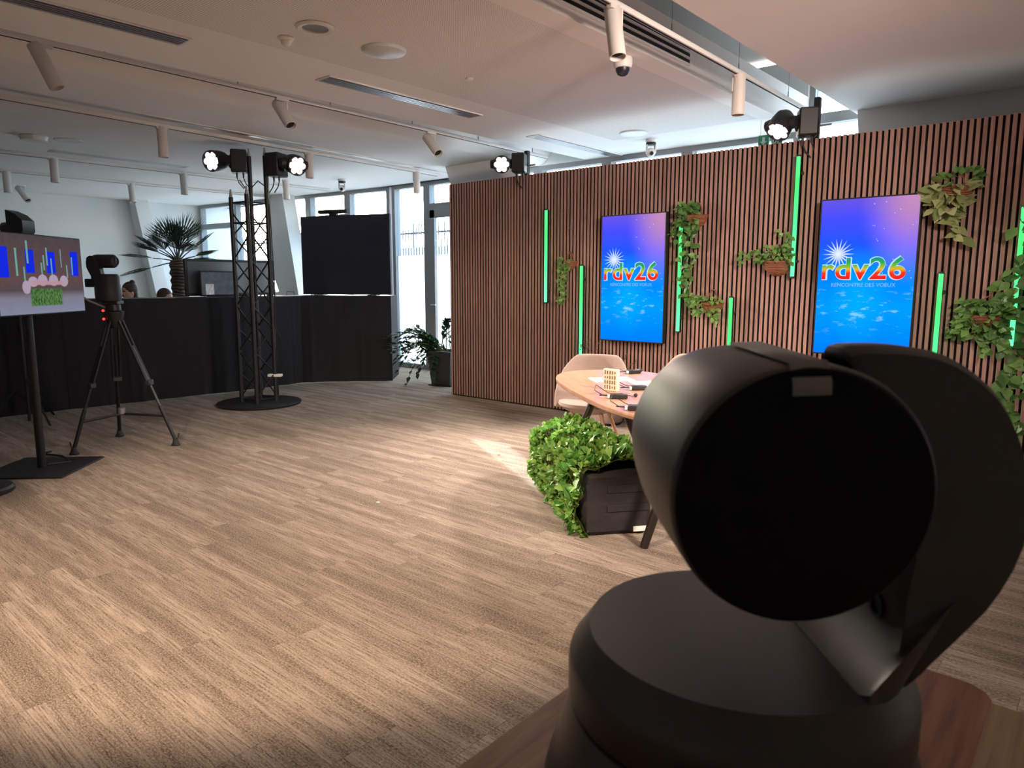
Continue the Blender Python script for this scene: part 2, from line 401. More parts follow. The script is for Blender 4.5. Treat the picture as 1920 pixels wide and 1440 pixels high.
# ------------------------------------------------------------------ glazing
def glass_mat(name, frosted):
    t = NT(name); n = t.t.nodes
    tr = t.node('ShaderNodeBsdfTransparent'); gl = t.node('ShaderNodeBsdfGlossy'); gl.inputs['Roughness'].default_value = 0.02
    nz = t.noise(t.obj(), 2.0, 2.0)
    fc = t.node('ShaderNodeLayerWeight').outputs['Facing']; fr_ = t.math('ADD', 0.03, t.math('MULTIPLY', t.math('POWER', fc, 5.0), 0.6))
    mx = t.node('ShaderNodeMixShader'); t.put(mx.inputs[0], fr_); t.t.links.new(tr.outputs[0], mx.inputs[1]); t.t.links.new(gl.outputs[0], mx.inputs[2])
    t.put(tr.inputs[0], t.mix(nz, (0.88, 0.95, 0.97), (0.93, 0.98, 1.0)))
    last = mx.outputs[0]
    if frosted:
        tl = t.node('ShaderNodeBsdfTranslucent'); tl.inputs[0].default_value = (0.9, 0.95, 0.97, 1)
        df = t.node('ShaderNodeBsdfDiffuse'); df.inputs[0].default_value = (0.85, 0.88, 0.9, 1)
        m1 = t.node('ShaderNodeMixShader'); m1.inputs[0].default_value = 0.25; t.t.links.new(tl.outputs[0], m1.inputs[1]); t.t.links.new(df.outputs[0], m1.inputs[2])
        m2 = t.node('ShaderNodeMixShader'); t.put(m2.inputs[0], t.math('MULTIPLY', t.math('ADD', nz, 0.5), 0.85, clamp=True)); t.t.links.new(last, m2.inputs[1]); t.t.links.new(m1.outputs[0], m2.inputs[2]); last = m2.outputs[0]
    t.t.links.new(last, t.out.inputs[0]); return t.m
M['glass'] = glass_mat('window_glass', False); M['frost'] = glass_mat('frosted_film_glass', True)
def window(name, x0, x1, z0, z1, transom=None, frost=None, fw=0.07, door=False, org=(0, 7.8, 0)):
    e = bpy.data.objects.new(name, None); COL.objects.link(e); e.location = (org[0], org[1], 0); e.rotation_euler = (0, 0, org[2]); struct(e)
    w = x1 - x0; cx = (x0 + x1) / 2
    MB().box((x0 + fw / 2, 0, (z0 + z1) / 2), (fw, .12, z1 - z0)).build('frame_post', M['frame_grey'], e)
    MB().box((x1 - fw / 2, 0, (z0 + z1) / 2), (fw, .12, z1 - z0)).build('frame_post', M['frame_grey'], e)
    for z, h in ((z0 + .04, .08), (z1 - .03, .06)): MB().box((cx, 0, z), (w - 2 * fw, .12, h)).build('frame_rail', M['frame_grey'], e)
    cuts = [z0 + .08]
    if transom: MB().box((cx, 0, transom), (w - 2 * fw, .12, .10)).build('frame_rail', M['frame_grey'], e)
    zs = sorted([z for z in (frost, transom) if z])
    lv = [z0 + .08] + zs + [z1 - .06]
    for k in range(len(lv) - 1):
        m = 'frost' if frost and lv[k + 1] <= frost + 1e-3 else 'glass'
        MB().box((cx, 0, (lv[k] + lv[k + 1]) / 2), (w - 2 * fw, .02, lv[k + 1] - lv[k] - .004)).build('pane', M[m], e)
    if door:
        for zc, hh in ((transom - .11, .12), (z0 + .16, .16)): MB().box((cx, -.03, zc), (w - 2 * fw, .06, hh)).build('door_rail', M['frame_grey'], e)
        for xs in (x0 + fw + .05, x1 - fw - .05): MB().box((xs, -.03, transom / 2), (.10, .06, transom - .1)).build('door_stile', M['frame_grey'], e)
        MB().tube([(x0 + fw + .05, -.06, 1.05), (x0 + fw + .05, -.11, 1.05), (x0 + fw + .16, -.11, 1.05)], .011).build('door_handle', M['alu'], e)
    return e
xs = [-14.62, -13.45, -12.35, -11.3, -10.3, -9.32]
ga = math.atan2(.62, 5.30)
for i in range(len(xs) - 1): window('window_%d' % (i + 1), (xs[i] + 14.62) / math.cos(ga), (xs[i + 1] + 14.62) / math.cos(ga), 0.0, 2.95, transom=2.52 if i in (0, 3) else None, frost=1.83, org=(-14.62, 7.18, ga))
window('window_6', -9.25, -8.42, 0, 2.95, frost=1.83)
window('door_1', -8.42, -7.36, 0, 2.95, transom=2.56, frost=1.83, door=True)
xs = [-7.30, -6.2, -5.1, -4.0, -2.72]
for i in range(len(xs) - 1): window('window_%d' % (i + 7), xs[i], xs[i + 1], 0, 2.95, frost=1.83)
window('window_11', -2.66, -2.04, 0, 3.66, transom=3.05, frost=1.83)

# outside: ground, fence, facing building
t = NT('pale_paving'); nz = t.noise(t.obj(), 3, 4); t.put(t.b.inputs['Base Color'], t.mix(nz, (0.42, 0.43, 0.42), (0.55, 0.56, 0.55))); M['paving'] = t.m
struct(MB().box((-12, 30, -.12), (90, 44.3, .1)).build('ground', M['paving']))
M['fence'] = mat('grey_steel_fence', (0.10, 0.11, 0.12), 0.6, 0.1)
f = thing('steel_fence', 'tall grey steel bar fence outside the glazing', 'fence', (0, 10.2, 0))
bar_me = MB().cyl((0, 0, 0), (0, 0, 2.62), .013, n=6).mesh('bar', M['fence'])
xx = -24.0
while xx < -6.2: link('bar', bar_me, f, (xx, 0, 0)); xx += 0.085
for z in (2.42, 0.25): MB().box((-15.1, .03, z), (17.9, .03, .04)).build('rail', M['fence'], f)
M['facade'] = mat('pale_facade', (0.66, 0.68, 0.70), 0.7, var=0.05)
M['facade_pane'] = mat('facade_glass', (0.50, 0.58, 0.64), 0.3, var=0.1)
b_ = thing('facing_building', 'pale building facade with rows of windows beyond the fence', 'building', (-22, 30, 0))
MB().box((0, 3, 1.75), (44, 6, 3.5)).build('wall', M['facade'], b_)
wm = MB().box((0, 0, 0), (2.5, .12, 1.7)).mesh('window', M['facade_pane']); fm = MB().box((0, 0, 0), (2.7, .16, .08)).mesh('sill', M['white_metal'])
for r_i in range(1):
    for k in range(13):
        w = link('window', wm, b_, (-20 + k * 3.3, -.04, 2.0)); link('sill', fm, w, (0, -.05, -.9))
for k in range(14): MB().box((-21.6 + k * 3.3, -.12, 2.6), (.14, .2, 5.2)).build('pilaster', M['white_metal'], b_)

# ------------------------------------------------------------------ slat wall
X0, X1 = -6.335, 0.9
sw = MB().box(((X0 + X1) / 2, YW + .06, 1.285), (X1 - X0, .08, 2.57)).build('wall_slatted', M['felt']); struct(sw)
sl_me = MB().box((0, 0, 1.295), (.0272, .022, 2.555), bev=.002).mesh('slat', M['slat'])
sl_me.materials.append(M['felt'])
for p_ in sl_me.polygons: p_.material_index = 0 if p_.normal.y < -.5 else 1
x = X0 + .0143; n_sl = 0
while x < X1 - .012: link('slat', sl_me, sw, (x, YW + .009, 0)); x += 0.0432; n_sl += 1
YF = YW - .002   # front of slats

# ------------------------------------------------------------------ green LED tubes
t = NT('green_led_tube'); zz = t.sep(t.obj())[2]
c = t.ramp(t.math('ADD', zz, 0.0), [(0.0, (0.16, 1.0, 0.50)), (0.35, (0.10, 0.95, 0.33)), (0.75, (0.07, 0.80, 0.17)), (1.0, (0.10, 0.85, 0.25))])
t.emit(c, 0.92); M['led'] = t.m
tubes = [(-4.810, 1.175, 'green light tube leftmost on the slat wall'), (-4.338, 0.580, 'green light tube just left of the left wall screen, low down'),
         (-3.214, 0.930, 'green light tube beside the long trailing ivy basket'), (-2.166, 1.440, 'highest green light tube, left of the right wall screen'),
         (-2.697, 0.274, 'low green light tube below the small round ivy basket'), (-1.067, 0.476, 'green light tube just right of the right wall screen'),
         (-0.598, 0.930, 'green light tube at the right edge behind ivy leaves')]
tube0 = None
for (x, z, lb) in tubes:
    if tube0 is None:
        e = thing('led_tube', lb, 'light tube', (x, YF, z), 0, 'green light tubes on the slat wall')
        MB().cyl((0, -.045, .012), (0, -.045, .993), .0165, n=14).build('diffuser', M['led'], e)
        MB().box((0, -.014, .5), (.03, .028, .995), bev=.004).build('housing', M['black_metal'], e)
        for zc in (.0, .994): MB().cyl((0, -.045, zc), (0, -.045, zc + .014), .019, n=14).build('end_cap', M['black'], e)
        for zc in (.14, .86): MB().box((.028, -.02, zc), (.022, .03, .022), bev=.003).build('clip', M['black'], e)
        tube0 = e
    else:
        e = copy_tree(tube0); e.location = (x, YF, z); tag(e, lb, 'light tube', 'green light tubes on the slat wall')

# ------------------------------------------------------------------ wall screens
def text_mesh(body, size, offset=0.0, extrude=0.0, spacing=1.0, bevel=0.0, align='CENTER'):
    cu = bpy.data.curves.new('txt', 'FONT'); cu.body = body; cu.size = size; cu.offset = offset; cu.extrude = extrude; cu.space_character = spacing
    cu.align_x = align; cu.resolution_u = 4
    ob = bpy.data.objects.new('txt', cu); COL.objects.link(ob); bpy.context.view_layer.update()
    me = bpy.data.meshes.new_from_object(ob.evaluated_get(bpy.context.evaluated_depsgraph_get()))
    bpy.data.objects.remove(ob); bpy.data.curves.remove(cu); return me
SWd, SHt = 0.705, 1.222
t = NT('screen_picture'); o = t.obj(); x, y, z = t.sep(o)
u = t.math('ADD', t.math('DIVIDE', x, SWd), 0.5); v = t.math('ADD', t.math('DIVIDE', z, SHt), 0.5)
base = t.ramp(v, [(0.0, (0.0, 0.14, 0.80)), (0.30, (0.0, 0.22, 0.85)), (0.55, (0.0, 0.14, 0.90)), (0.72, (0.01, 0.06, 0.82)), (0.88, (0.04, 0.05, 0.66)), (1.0, (0.09, 0.06, 0.50))])
du = t.math('SUBTRACT', u, 0.95); dv = t.math('SUBTRACT', v, 1.02)
pur = t.math('SUBTRACT', 1.0, t.math('MULTIPLY', t.math('SQRT', t.math('ADD', t.math('MULTIPLY', du, du), t.math('MULTIPLY', dv, dv))), 1.7), clamp=True)
base = t.mix(t.math('MULTIPLY', t.math('MULTIPLY', pur, pur), t.math('SUBTRACT', 3.0, t.math('MULTIPLY', pur, 2.0))), base, (0.36, 0.17, 0.33))
glow_u = t.math('SUBTRACT', u, 0.45); gv = t.math('SUBTRACT', v, 0.36)
gl = t.math('SUBTRACT', 1.0, t.math('MULTIPLY', t.math('SQRT', t.math('ADD', t.math('MULTIPLY', glow_u, glow_u), t.math('MULTIPLY', gv, gv))), 3.0), clamp=True)
base = t.mix(t.math('MULTIPLY', gl, 0.7), base, (0.0, 0.30, 0.75))
cl = t.noise(t.scale(o, (4.5, 1, 13.0)), 2.2, 5.0, 0.6)
clm = t.math('MULTIPLY', t.math('MULTIPLY', t.math('SUBTRACT', cl, 0.56, clamp=True), 8.0, clamp=True), t.math('SUBTRACT', 1.0, t.math('MULTIPLY', t.math('ABSOLUTE', t.math('SUBTRACT', v, 0.30)), 5.5), clamp=True))
base = t.mix(t.math('MULTIPLY', clm, 0.6), base, (0.30, 0.55, 0.85))
vo = t.node('ShaderNodeTexVoronoi'); vo.inputs['Scale'].default_value = 42.0; t.put(vo.inputs['Vector'], o)
sp = t.math('MULTIPLY', t.math('LESS_THAN', vo.outputs['Distance'], 0.16), t.math('GREATER_THAN', t.noise(o, 9.0, 1.0), 0.56))
sp = t.math('MULTIPLY', sp, t.math('MULTIPLY', t.math('GREATER_THAN', v, 0.45), t.math('GREATER_THAN', u, 0.55)))
base = t.mix(t.math('MULTIPLY', sp, 0.7), base, (0.45, 0.60, 1.0))
# sun with rays
sx = t.math('SUBTRACT', x, -0.205); sz = t.math('SUBTRACT', z, 0.185)
rr = t.math('SQRT', t.math('ADD', t.math('MULTIPLY', sx, sx), t.math('MULTIPLY', sz, sz)))
an = t.math('ARCTAN2', sz, sx); ry = t.math('POWER', t.math('ABSOLUTE', t.math('COSINE', t.math('MULTIPLY', an, 9.0))), 6.0)
ray_len = t.math('ADD', 0.062, t.math('MULTIPLY', ry, 0.065))
sunm = t.math('DIVIDE', t.math('SUBTRACT', ray_len, rr), 0.055, clamp=True)
base = t.mix(sunm, base, (0.50, 0.58, 0.62))
t.emit(base, 1.05); M['screen'] = t.m
t = NT('rainbow_lettering'); yy_ = t.sep(t.obj())[1]
c = t.ramp(t.math('MULTIPLY', yy_, 4.6), [(0.0, (0.70, 0.01, 0.01)), (0.22, (0.72, 0.03, 0.01)), (0.34, (0.62, 0.34, 0.02)), (0.44, (0.16, 0.40, 0.03)), (0.58, (0.02, 0.30, 0.06)), (0.85, (0.0, 0.20, 0.30))])
t.emit(c, 0.9); M['letters'] = t.m
t = NT('white_lettering'); t.emit(t.mix(t.noise(t.obj(), 30, 2), (0.35, 0.55, 0.75), (0.60, 0.75, 0.85)), 0.8); M['letters_white'] = t.m
t = NT('pale_small_lettering'); t.emit(t.mix(t.noise(t.obj(), 30, 2), (0.12, 0.34, 0.62), (0.30, 0.50, 0.70)), 0.8); M['letters_small'] = t.m
def wall_screen(corners, label):
    q = [atY(px, py, YF - .10) for px, py in corners]
    cx = sum(p.x for p in q) / 4; cz = sum(p.z for p in q) / 4
    e = thing('wall_screen', label, 'screen', (cx, YF, cz), 0, 'portrait screens on the slat wall')
    MB().box((0, -.070, 0), (SWd + .022, .056, SHt + .022), bev=.004).build('bezel', M['black'], e)
    MB().box((0, -.025, 0), (SWd * .6, .048, SHt * .6)).build('wall_mount', M['black_metal'], e)
    p = MB().add([(-SWd / 2, -.0985, -SHt / 2), (SWd / 2, -.0985, -SHt / 2), (SWd / 2, -.0985, SHt / 2), (-SWd / 2, -.0985, SHt / 2)], [(0, 1, 2, 3)]).build('display', M['screen'], e)
    for off, m, yo in ((0.010, 'letters_white', -.0990), (0.0035, 'letters', -.0994)):
        me = text_mesh('rdv26', .235, offset=off, spacing=1.06); me.materials.append(M[m])
        w = max(v_.co.x for v_ in me.vertices) - min(v_.co.x for v_ in me.vertices)
        tx = link('lettering', me, p, (-.02, yo, -.010)); tx.rotation_euler = (R_(90), 0, 0); s_ = .615 / w; tx.scale = (s_, 1, 1)
    me = text_mesh('RENCONTRE DES VOEUX', .042, spacing=1.0); me.materials.append(M['letters_small'])
    w = max(v_.co.x for v_ in me.vertices) - min(v_.co.x for v_ in me.vertices)
    tx = link('lettering', me, p, (-.01, -.0994, -.072)); tx.rotation_euler = (R_(90), 0, 0); tx.scale = (.47 / w, 1, 1)
    return e
wall_screen(((1130, 408), (1247, 402), (1240, 641), (1127, 633)), 'left portrait screen on the slat wall showing rdv26 on blue')
wall_screen(((1541, 378), (1725, 366), (1703, 668), (1527, 660)), 'right larger-looking portrait screen on the slat wall showing rdv26')

# ------------------------------------------------------------------ leaves and plants
def leaf_mesh(name, L, W, m, fold=0.25, tipness=0.55, droop=0.15):
    """leaf growing along +Z, face towards -Y, folded on the midrib"""
    st = [(0.0, 0.04), (0.18, 0.62), (0.42, 1.0), (0.72, 0.66), (1.0, 0.0)]
    vs_ = []; fs = []
    for (h, w) in st:
        yb = droop * L * h * h
        if w == 0: vs_.append((0, yb, L * h)); continue
        vs_ += [(-W / 2 * w, yb - fold * W * w * .5, L * h), (0, yb, L * h), (W / 2 * w, yb - fold * W * w * .5, L * h)]
    for k in range(3):
        a = k * 3
        fs += [(a, a + 1, a + 4, a + 3), (a + 1, a + 2, a + 5, a + 4)]
    fs += [(9, 10, 12), (10, 11, 12)]
    mb = MB(); mb.add(vs_, fs, True); return mb.mesh(name, m)
def leafmat(name, c0, c1, c2, rough=0.45, edge=None):
    t = NT(name); r = t.node('ShaderNodeObjectInfo').outputs['Random']; r2 = t.node('ShaderNodeNewGeometry').outputs['Random Per Island']
    f = t.math('FRACT', t.math('ADD', r, r2))
    c = t.ramp(f, [(0.0, c0), (0.5, c1), (1.0, c2)])
    n = t.noise(t.obj(), 60.0, 2.0); c = t.mix(t.math('MULTIPLY', n, 0.45), c, c0)
    if edge:
        x = t.sep(t.obj())[0]; c = t.mix(t.math('GREATER_THAN', t.math('ABSOLUTE', x), edge[0]), c, edge[1])
    t.put(t.b.inputs['Base Color'], c); t.b.inputs['Roughness'].default_value = rough
    tl = t.node('ShaderNodeBsdfTranslucent'); t.put(tl.inputs[0], c); mx = t.node('ShaderNodeMixShader'); mx.inputs[0].default_value = 0.22
    t.t.links.new(t.b.outputs[0], mx.inputs[1]); t.t.links.new(tl.outputs[0], mx.inputs[2]); t.t.links.new(mx.outputs[0], t.out.inputs[0]); return t.m
M['ivy'] = leafmat('ivy_leaf', (0.055, 0.15, 0.035), (0.11, 0.26, 0.06), (0.20, 0.38, 0.10))
M['ivy_light'] = leafmat('light_ivy_leaf', (0.09, 0.21, 0.045), (0.17, 0.33, 0.08), (0.27, 0.45, 0.13))
M['pothos'] = leafmat('variegated_leaf', (0.16, 0.22, 0.07), (0.34, 0.38, 0.17), (0.50, 0.52, 0.28))
M['hedge'] = leafmat('bright_hedge_leaf', (0.08, 0.30, 0.05), (0.18, 0.50, 0.09), (0.42, 0.74, 0.16), edge=(0.020, (0.50, 0.60, 0.34)))
M['hedge_small'] = leafmat('small_hedge_leaf', (0.10, 0.26, 0.04), (0.22, 0.46, 0.09), (0.48, 0.70, 0.18))
M['moss'] = leafmat('moss_tuft', (0.06, 0.09, 0.015), (0.11, 0.16, 0.03), (0.17, 0.22, 0.05), 0.9)
M['zz'] = leafmat('glossy_dark_leaf', (0.008, 0.030, 0.014), (0.014, 0.048, 0.020), (0.030, 0.080, 0.032), 0.25)
M['palm'] = leafmat('palm_leaf', (0.010, 0.028, 0.014), (0.020, 0.048, 0.022), (0.045, 0.085, 0.035), 0.45)
M['stem'] = mat('green_stem', (0.05, 0.09, 0.03), 0.6)
M['stem_brown'] = mat('brown_stem', (0.10, 0.06, 0.03), 0.7)
M['soil'] = mat('potting_soil', (0.03, 0.02, 0.014), 0.95, var=0.4, sc=80, bump=0.5)
t = NT('wicker'); o = t.obj(); wv = t.node('ShaderNodeTexWave'); wv.inputs['Scale'].default_value = 28.0; wv.inputs['Distortion'].default_value = 3.0; wv.bands_direction = 'Z'; t.put(wv.inputs[0], o)
t.put(t.b.inputs['Base Color'], t.mix(wv.outputs['Fac'], srgb(96, 52, 36), srgb(176, 112, 80))); t.b.inputs['Roughness'].default_value = 0.7; t.bump(wv.outputs['Fac'], 0.7, 0.006); M['wicker'] = t.m
LEAF = {k: leaf_mesh('leaf', *v) for k, v in dict(
    ivy=(.072, .056, M['ivy']), ivy_light=(.056, .042, M['ivy_light']), ivy_big=(.115, .088, M['ivy']), pothos=(.135, .075, M['pothos']),
    hedge=(.088, .050, M['hedge']), hedge_small=(.036, .028, M['hedge_small'])).items()}
def orient(o, loc, direction, normal=None, scale=1.0):
    """+Z of the leaf along direction, its -Y face along normal"""
    z = Vector(direction).normalized(); n = Vector(normal if normal is not None else (0, -1, .3))
    y = -(n - z * n.dot(z))
    if y.length < 1e-3: y = Vector((0, 1, 0)) - z * z.y
    y.normalize(); x = y.cross(z)
    o.matrix_local = Matrix(((x.x * scale, y.x * scale, z.x * scale, loc[0]), (x.y * scale, y.y * scale, z.y * scale, loc[1]), (x.z * scale, y.z * scale, z.z * scale, loc[2]), (0, 0, 0, 1)))
def rnd3(s=1.0): return Vector((random.uniform(-s, s), random.uniform(-s, s), random.uniform(-s, s)))
def polypt(pts, f):
    k = f * (len(pts) - 1); i = min(int(k), len(pts) - 2); return Vector(pts[i]).lerp(Vector(pts[i + 1]), k - i)

def basket_plant(label, bx, bz, r, trails, leaf, nb, bush=(.12, .06, .10), bush_at=(0, .05), tilt=0, loose=0.03, name='wall_basket_plant'):
    """half-round wicker basket on the slats, bush of leaves in its mouth and trailing stems; trails in (x,z) offsets with leaf counts"""
    e = thing(name, label, 'plant', (bx, YF, bz), 0, 'hanging plants on the slat wall')
    if r > 0:
        mb = MB(); n = 18; prof = [(.15, -1.0), (.55, -.86), (.85, -.5), (1.0, 0.0), (1.04, .04), (.96, .04), (.8, -.3), (.3, -.7)]
        rows = []
        for (pr, ph) in prof: rows.append([(math.cos(math.pi * i / n) * r * pr, -math.sin(math.pi * i / n) * r * pr * 1.05, ph * r) for i in range(n + 1)])
        for k in range(len(rows) - 1):
            mb.add(rows[k] + rows[k + 1], [(i, i + 1, n + 2 + i, n + 1 + i) for i in range(n)], True)
        mb.build('basket', M['wicker'], e)
        MB().tube([(math.cos(a) * r * .42, -.012, r * .1 + math.sin(a) * r * 1.05) for a in [math.pi * i / 14 for i in range(15)]], .006, 6).build('handle', M['wicker'], e)
        MB().add([(math.cos(math.pi * i / n) * r * .9, -math.sin(math.pi * i / n) * r * .9, -.1 * r) for i in range(n + 1)], [tuple(range(n + 1))]).build('soil', M['soil'], e)
    me = LEAF[leaf]; nb = int(nb * 1.5)
    for k in range(nb):
        d = rnd3(); d.y = -abs(d.y)
        p = Vector((bush_at[0] + d.x * bush[0], min(-.02, -.035 + d.y * bush[1]), bush_at[1] + d.z * bush[2]))
        dr = Vector((d.x * .9, d.y * .6 - .15, random.uniform(-1, .5))); orient(link('leaf', me, e), p, dr, Vector((d.x * .5 + random.uniform(-.5, .5), -1, .6 + random.uniform(-.4, .4))), random.uniform(.65, 1.1))
    for tr, cnt in trails:
        pts = [Vector((p[0], -.045 - .02 * math.sin(3 * i), p[1])) for i, p in enumerate(tr)]
        MB().tube(pts, .003, 5).build('vine', M['stem'], e)
        cnt = int(cnt * (1.4 if r > 0 else 1.0))
        for k in range(cnt):
            p = polypt(pts, (k + .5) / cnt) + Vector((random.uniform(-loose, loose), random.uniform(-.03, .01), random.uniform(-loose, loose)))
            p.y = min(p.y, -.02)
            dr = Vector((random.uniform(-1, 1), random.uniform(-.6, 0), random.uniform(-1.0, .35)))
            orient(link('leaf', me, e), p, dr, Vector((random.uniform(-.6, .6), -1, random.uniform(0, .8))), random.uniform(.6, 1.05))
    return e
def wx(px, py): p = atY(px, py, YW - .05); return p.x, p.z
bx, bz = wx(1066, 490)
basket_plant('dark round basket with narrow ivy trail between the two leftmost light tubes', bx, bz, .085, [([(-.02, 0), (-.07, -.14), (-.09, -.3), (-.075, -.45)], 34), ([(.0, 0), (-.05, -.12), (-.05, -.28), (-.06, -.42)], 30)], 'ivy_light', 16, (.06, .05, .05), (-.04, -.02), loose=.035)
bx, bz = wx(1304, 404)
basket_plant('basket with the longest trailing ivy beside the left screen', bx, bz, .105, [([(-.05, 0), (-.13, -.15), (-.10, -.4), (-.09, -.62), (-.05, -.76), (.06, -.86)], 44), ([(0, 0), (-.03, -.18), (-.03, -.42), (-.04, -.62)], 40), ([(-.06, .02), (-.16, -.08), (-.19, -.18)], 12)], 'ivy', 34, (.10, .06, .09), (-.06, .03), loose=.05)
bx, bz = wx(1333, 568)
basket_plant('small round ivy basket below the long trailing ivy', bx, bz, .105, [([(-.06, .03), (-.16, .06), (-.22, .05)], 9), ([(0, -.02), (.05, -.12), (.06, -.17)], 12)], 'ivy_light', 46, (.13, .07, .09), (-.03, -.02))
bx, bz = wx(1455, 490)
basket_plant('wicker basket with ivy spilling left under the highest light tube', bx, bz, .125, [([(-.1, .06), (-.22, .06), (-.33, .02)], 18), ([(.05, .08), (.10, .18), (.06, .28)], 16)], 'ivy_light', 60, (.15, .08, .07), (-.01, .06))
bx, bz = wx(1790, 352)
var_ = basket_plant('pale variegated plant hanging right of the right screen', bx, bz, .12, [([(-.05, -.02), (-.05, -.14), (-.02, -.22)], 9), ([(.02, -.18), (.04, -.30), (.05, -.36)], 6)], 'pothos', 30, (.10, .07, .10), (-.03, -.06))
for k in range(26):
    e_ = var_; d_ = rnd3(); d_.y = -abs(d_.y)
    orient(link('leaf', LEAF['ivy'], e_), Vector((.04 + d_.x * .11, -.05 + d_.y * .03, .06 + d_.z * .045)), Vector((d_.x, -.4, d_.z)), Vector((d_.x * .4, -1, .8)), .8)
bx, bz = wx(1850, 592)
basket_plant('bushy green ivy basket near the right edge of the slat wall', bx, bz, .12, [([(0, -.05), (-.02, -.18), (.02, -.27)], 14), ([(-.1, .0), (-.17, -.12), (-.18, -.16)], 8), ([(.05, -.02), (.10, -.16), (.09, -.24)], 9)], 'ivy', 85, (.16, .08, .13), (-.01, .0))
bx, bz = wx(1925, 430)
ivy_ = basket_plant('large-leaved climbing ivy at the far right edge of the wall', bx, bz, 0, [([(.05, .18), (0, .0), (.02, -.25), (-.06, -.42), (-.12, -.55), (-.1, -.75), (-.02, -.95), (.02, -1.2), (.05, -1.45)], 60), ([(.1, .1), (.06, -.4), (.03, -.8), (.0, -1.3)], 44), ([(-.02, -.42), (-.12, -.50), (-.22, -.58)], 9)], 'ivy_big', 0, loose=.06, name='climbing_ivy')

# wispy dried plant behind the first chair
p = atz(1128, 778, 0); p = Vector((p.x + .12, 6.08, 0))
w_ = thing('wispy_plant', 'thin wispy dried plant standing behind the left chair', 'plant', p)
MB().lathe([(.05, 0), (.085, .02), (.10, .12), (.07, .26), (.06, .30), (.052, .30), (.055, .2)], n=20).build('vase', M['stem_brown'], w_)
M['wisp'] = leafmat('dried_seed_leaf', (0.09, 0.07, 0.02), (0.14, 0.11, 0.03), (0.20, 0.16, 0.06), 0.8)
wm_ = leaf_mesh('leaf', .022, .016, M['wisp'])
for k in range(15):
    tip = Vector((random.uniform(-.34, .36), random.uniform(-.12, .12), random.uniform(.62, .95)))
    if tip.x > .2: tip.z -= .2
    pts = [Vector((0, 0, .22)), tip * .5 + Vector((0, 0, .12)), tip]
    MB().tube(pts, .002, 4).build('stem', M['stem_brown'], w_)
    mb = MB()
    for j in range(7):
        o = link('leaf', wm_, w_); orient(o, polypt(pts, .5 + .07 * j) + rnd3(.022), rnd3() + Vector((0, 0, .4)), rnd3(), random.uniform(.7, 1.2))

# ------------------------------------------------------------------ table and what lies on it
TA = math.atan2(-.62, .78); TC = Vector((-2.21, 3.85, 0))
def tl(p): # world -> table local
    d = Vector(p) - TC; return Vector((d.x * math.cos(TA) + d.y * math.sin(TA), -d.x * math.sin(TA) + d.y * math.cos(TA), d.z))
tb = thing('conference_table', 'wooden boat-shaped table on splayed dark legs', 'table', TC, TA)
out = []
for i in range(72):
    a = 2 * math.pi * i / 72; ca, sa = math.cos(a), math.sin(a); n_ = 3.0
    out.append((1.05 * math.copysign(abs(ca) ** (2 / n_), ca), .46 * math.copysign(abs(sa) ** (2 / 2.6), sa)))
mb = MB(); zs = [(.712, .965), (.72, .99), (.735, 1.0), (.744, .994)]
rings = [[(x * s, y * s, z) for x, y in out] for z, s in zs]
for k in range(3): mb.add(rings[k] + rings[k + 1], [(i, (i + 1) % 72, 72 + (i + 1) % 72, 72 + i) for i in range(72)], True)
mb.add(rings[0], [tuple(range(71, -1, -1))]); mb.add(rings[3], [tuple(range(72))])
mb.build('table_top', M['table_wood'], tb)
M['leg_dark'] = mat('dark_bronze_leg', (0.035, 0.028, 0.024), 0.35, 0.4)
foot = tl(atz(1207, 1027, 0))
for (fx, fy) in ((foot.x, foot.y), (foot.x, .36), (-.80, -.34), (-.80, .36)):
    tx_, ty_ = fx * .96, fy * .10
    MB().cyl((fx, fy, 0.0), (tx_, ty_, .700), .023, .031, n=16).build('leg', M['leg_dark'], tb)
MB().box((0, 0, .70), (1.45, .20, .022), bev=.004).build('under_frame', M['leg_dark'], tb)
ZT = .7445
def papers(pts, lb):
    q = [atz(px, py, ZT) for px, py in pts]; mb = MB()
    mb.add([(p.x, p.y, ZT) for p in q] + [(p.x, p.y, ZT + .003) for p in q], [(3, 2, 1, 0), (4, 5, 6, 7), (0, 1, 5, 4), (1, 2, 6, 5), (2, 3, 7, 6), (3, 0, 4, 7)])
    return tag(mb.build('paper_sheet', M['paper']), lb, 'paper', 'papers on the table')
papers(((1102, 709), (1172, 707), (1192, 714), (1118, 717)), 'white paper sheet behind the cream block on the table')
papers(((1178, 716), (1240, 714), (1232, 728), (1196, 724)), 'white paper sheet at the right, half behind the near camera')
def mic_pack(px, py, ang, lb, loop):
    p = atz(px, py, ZT + .012); e = thing('microphone_pack', lb, 'microphone', (p.x, p.y, ZT), ang, 'wireless microphone packs on the table')
    MB().box((0, 0, .0135), (.10, .064, .026), bev=.005).build('body', M['black'], e)
    MB().box((.036, 0, .0275), (.02, .03, .003), bev=.001).build('switch_panel', M['grey_metal'], e)
    MB().cyl((-.05, .018, .014), (-.11, .022, .014), .004, n=8).build('antenna', M['rubber'], e)
    MB().tube([(-.05, -.016, .014), (-.09, -.03, .02), (-.14, -.02, .05 * loop), (-.13, .05, .07 * loop), (-.06, .08, .02), (.0, .07, .004), (.06, .09, .004), (.10, .05, .004)], .0022, 6).build('cable', M['rubber'], e)
    MB().ball((.10, .05, .012), .012).build('microphone_head', M['black'], e)
    MB().box((-.058, -.016, .0135), (.014, .02, .018), bev=.002).build('plug', M['paper'], e)
mic_pack(1160, 743, YAW - .1, 'black microphone pack right in front of the cream block', 1.0)
mic_pack(1197, 727, YAW + .2, 'black microphone pack lying against the right paper sheet', .8)
mic_pack(1195, 765, YAW - .15, 'black microphone pack nearest the front edge of the table', 1.0)
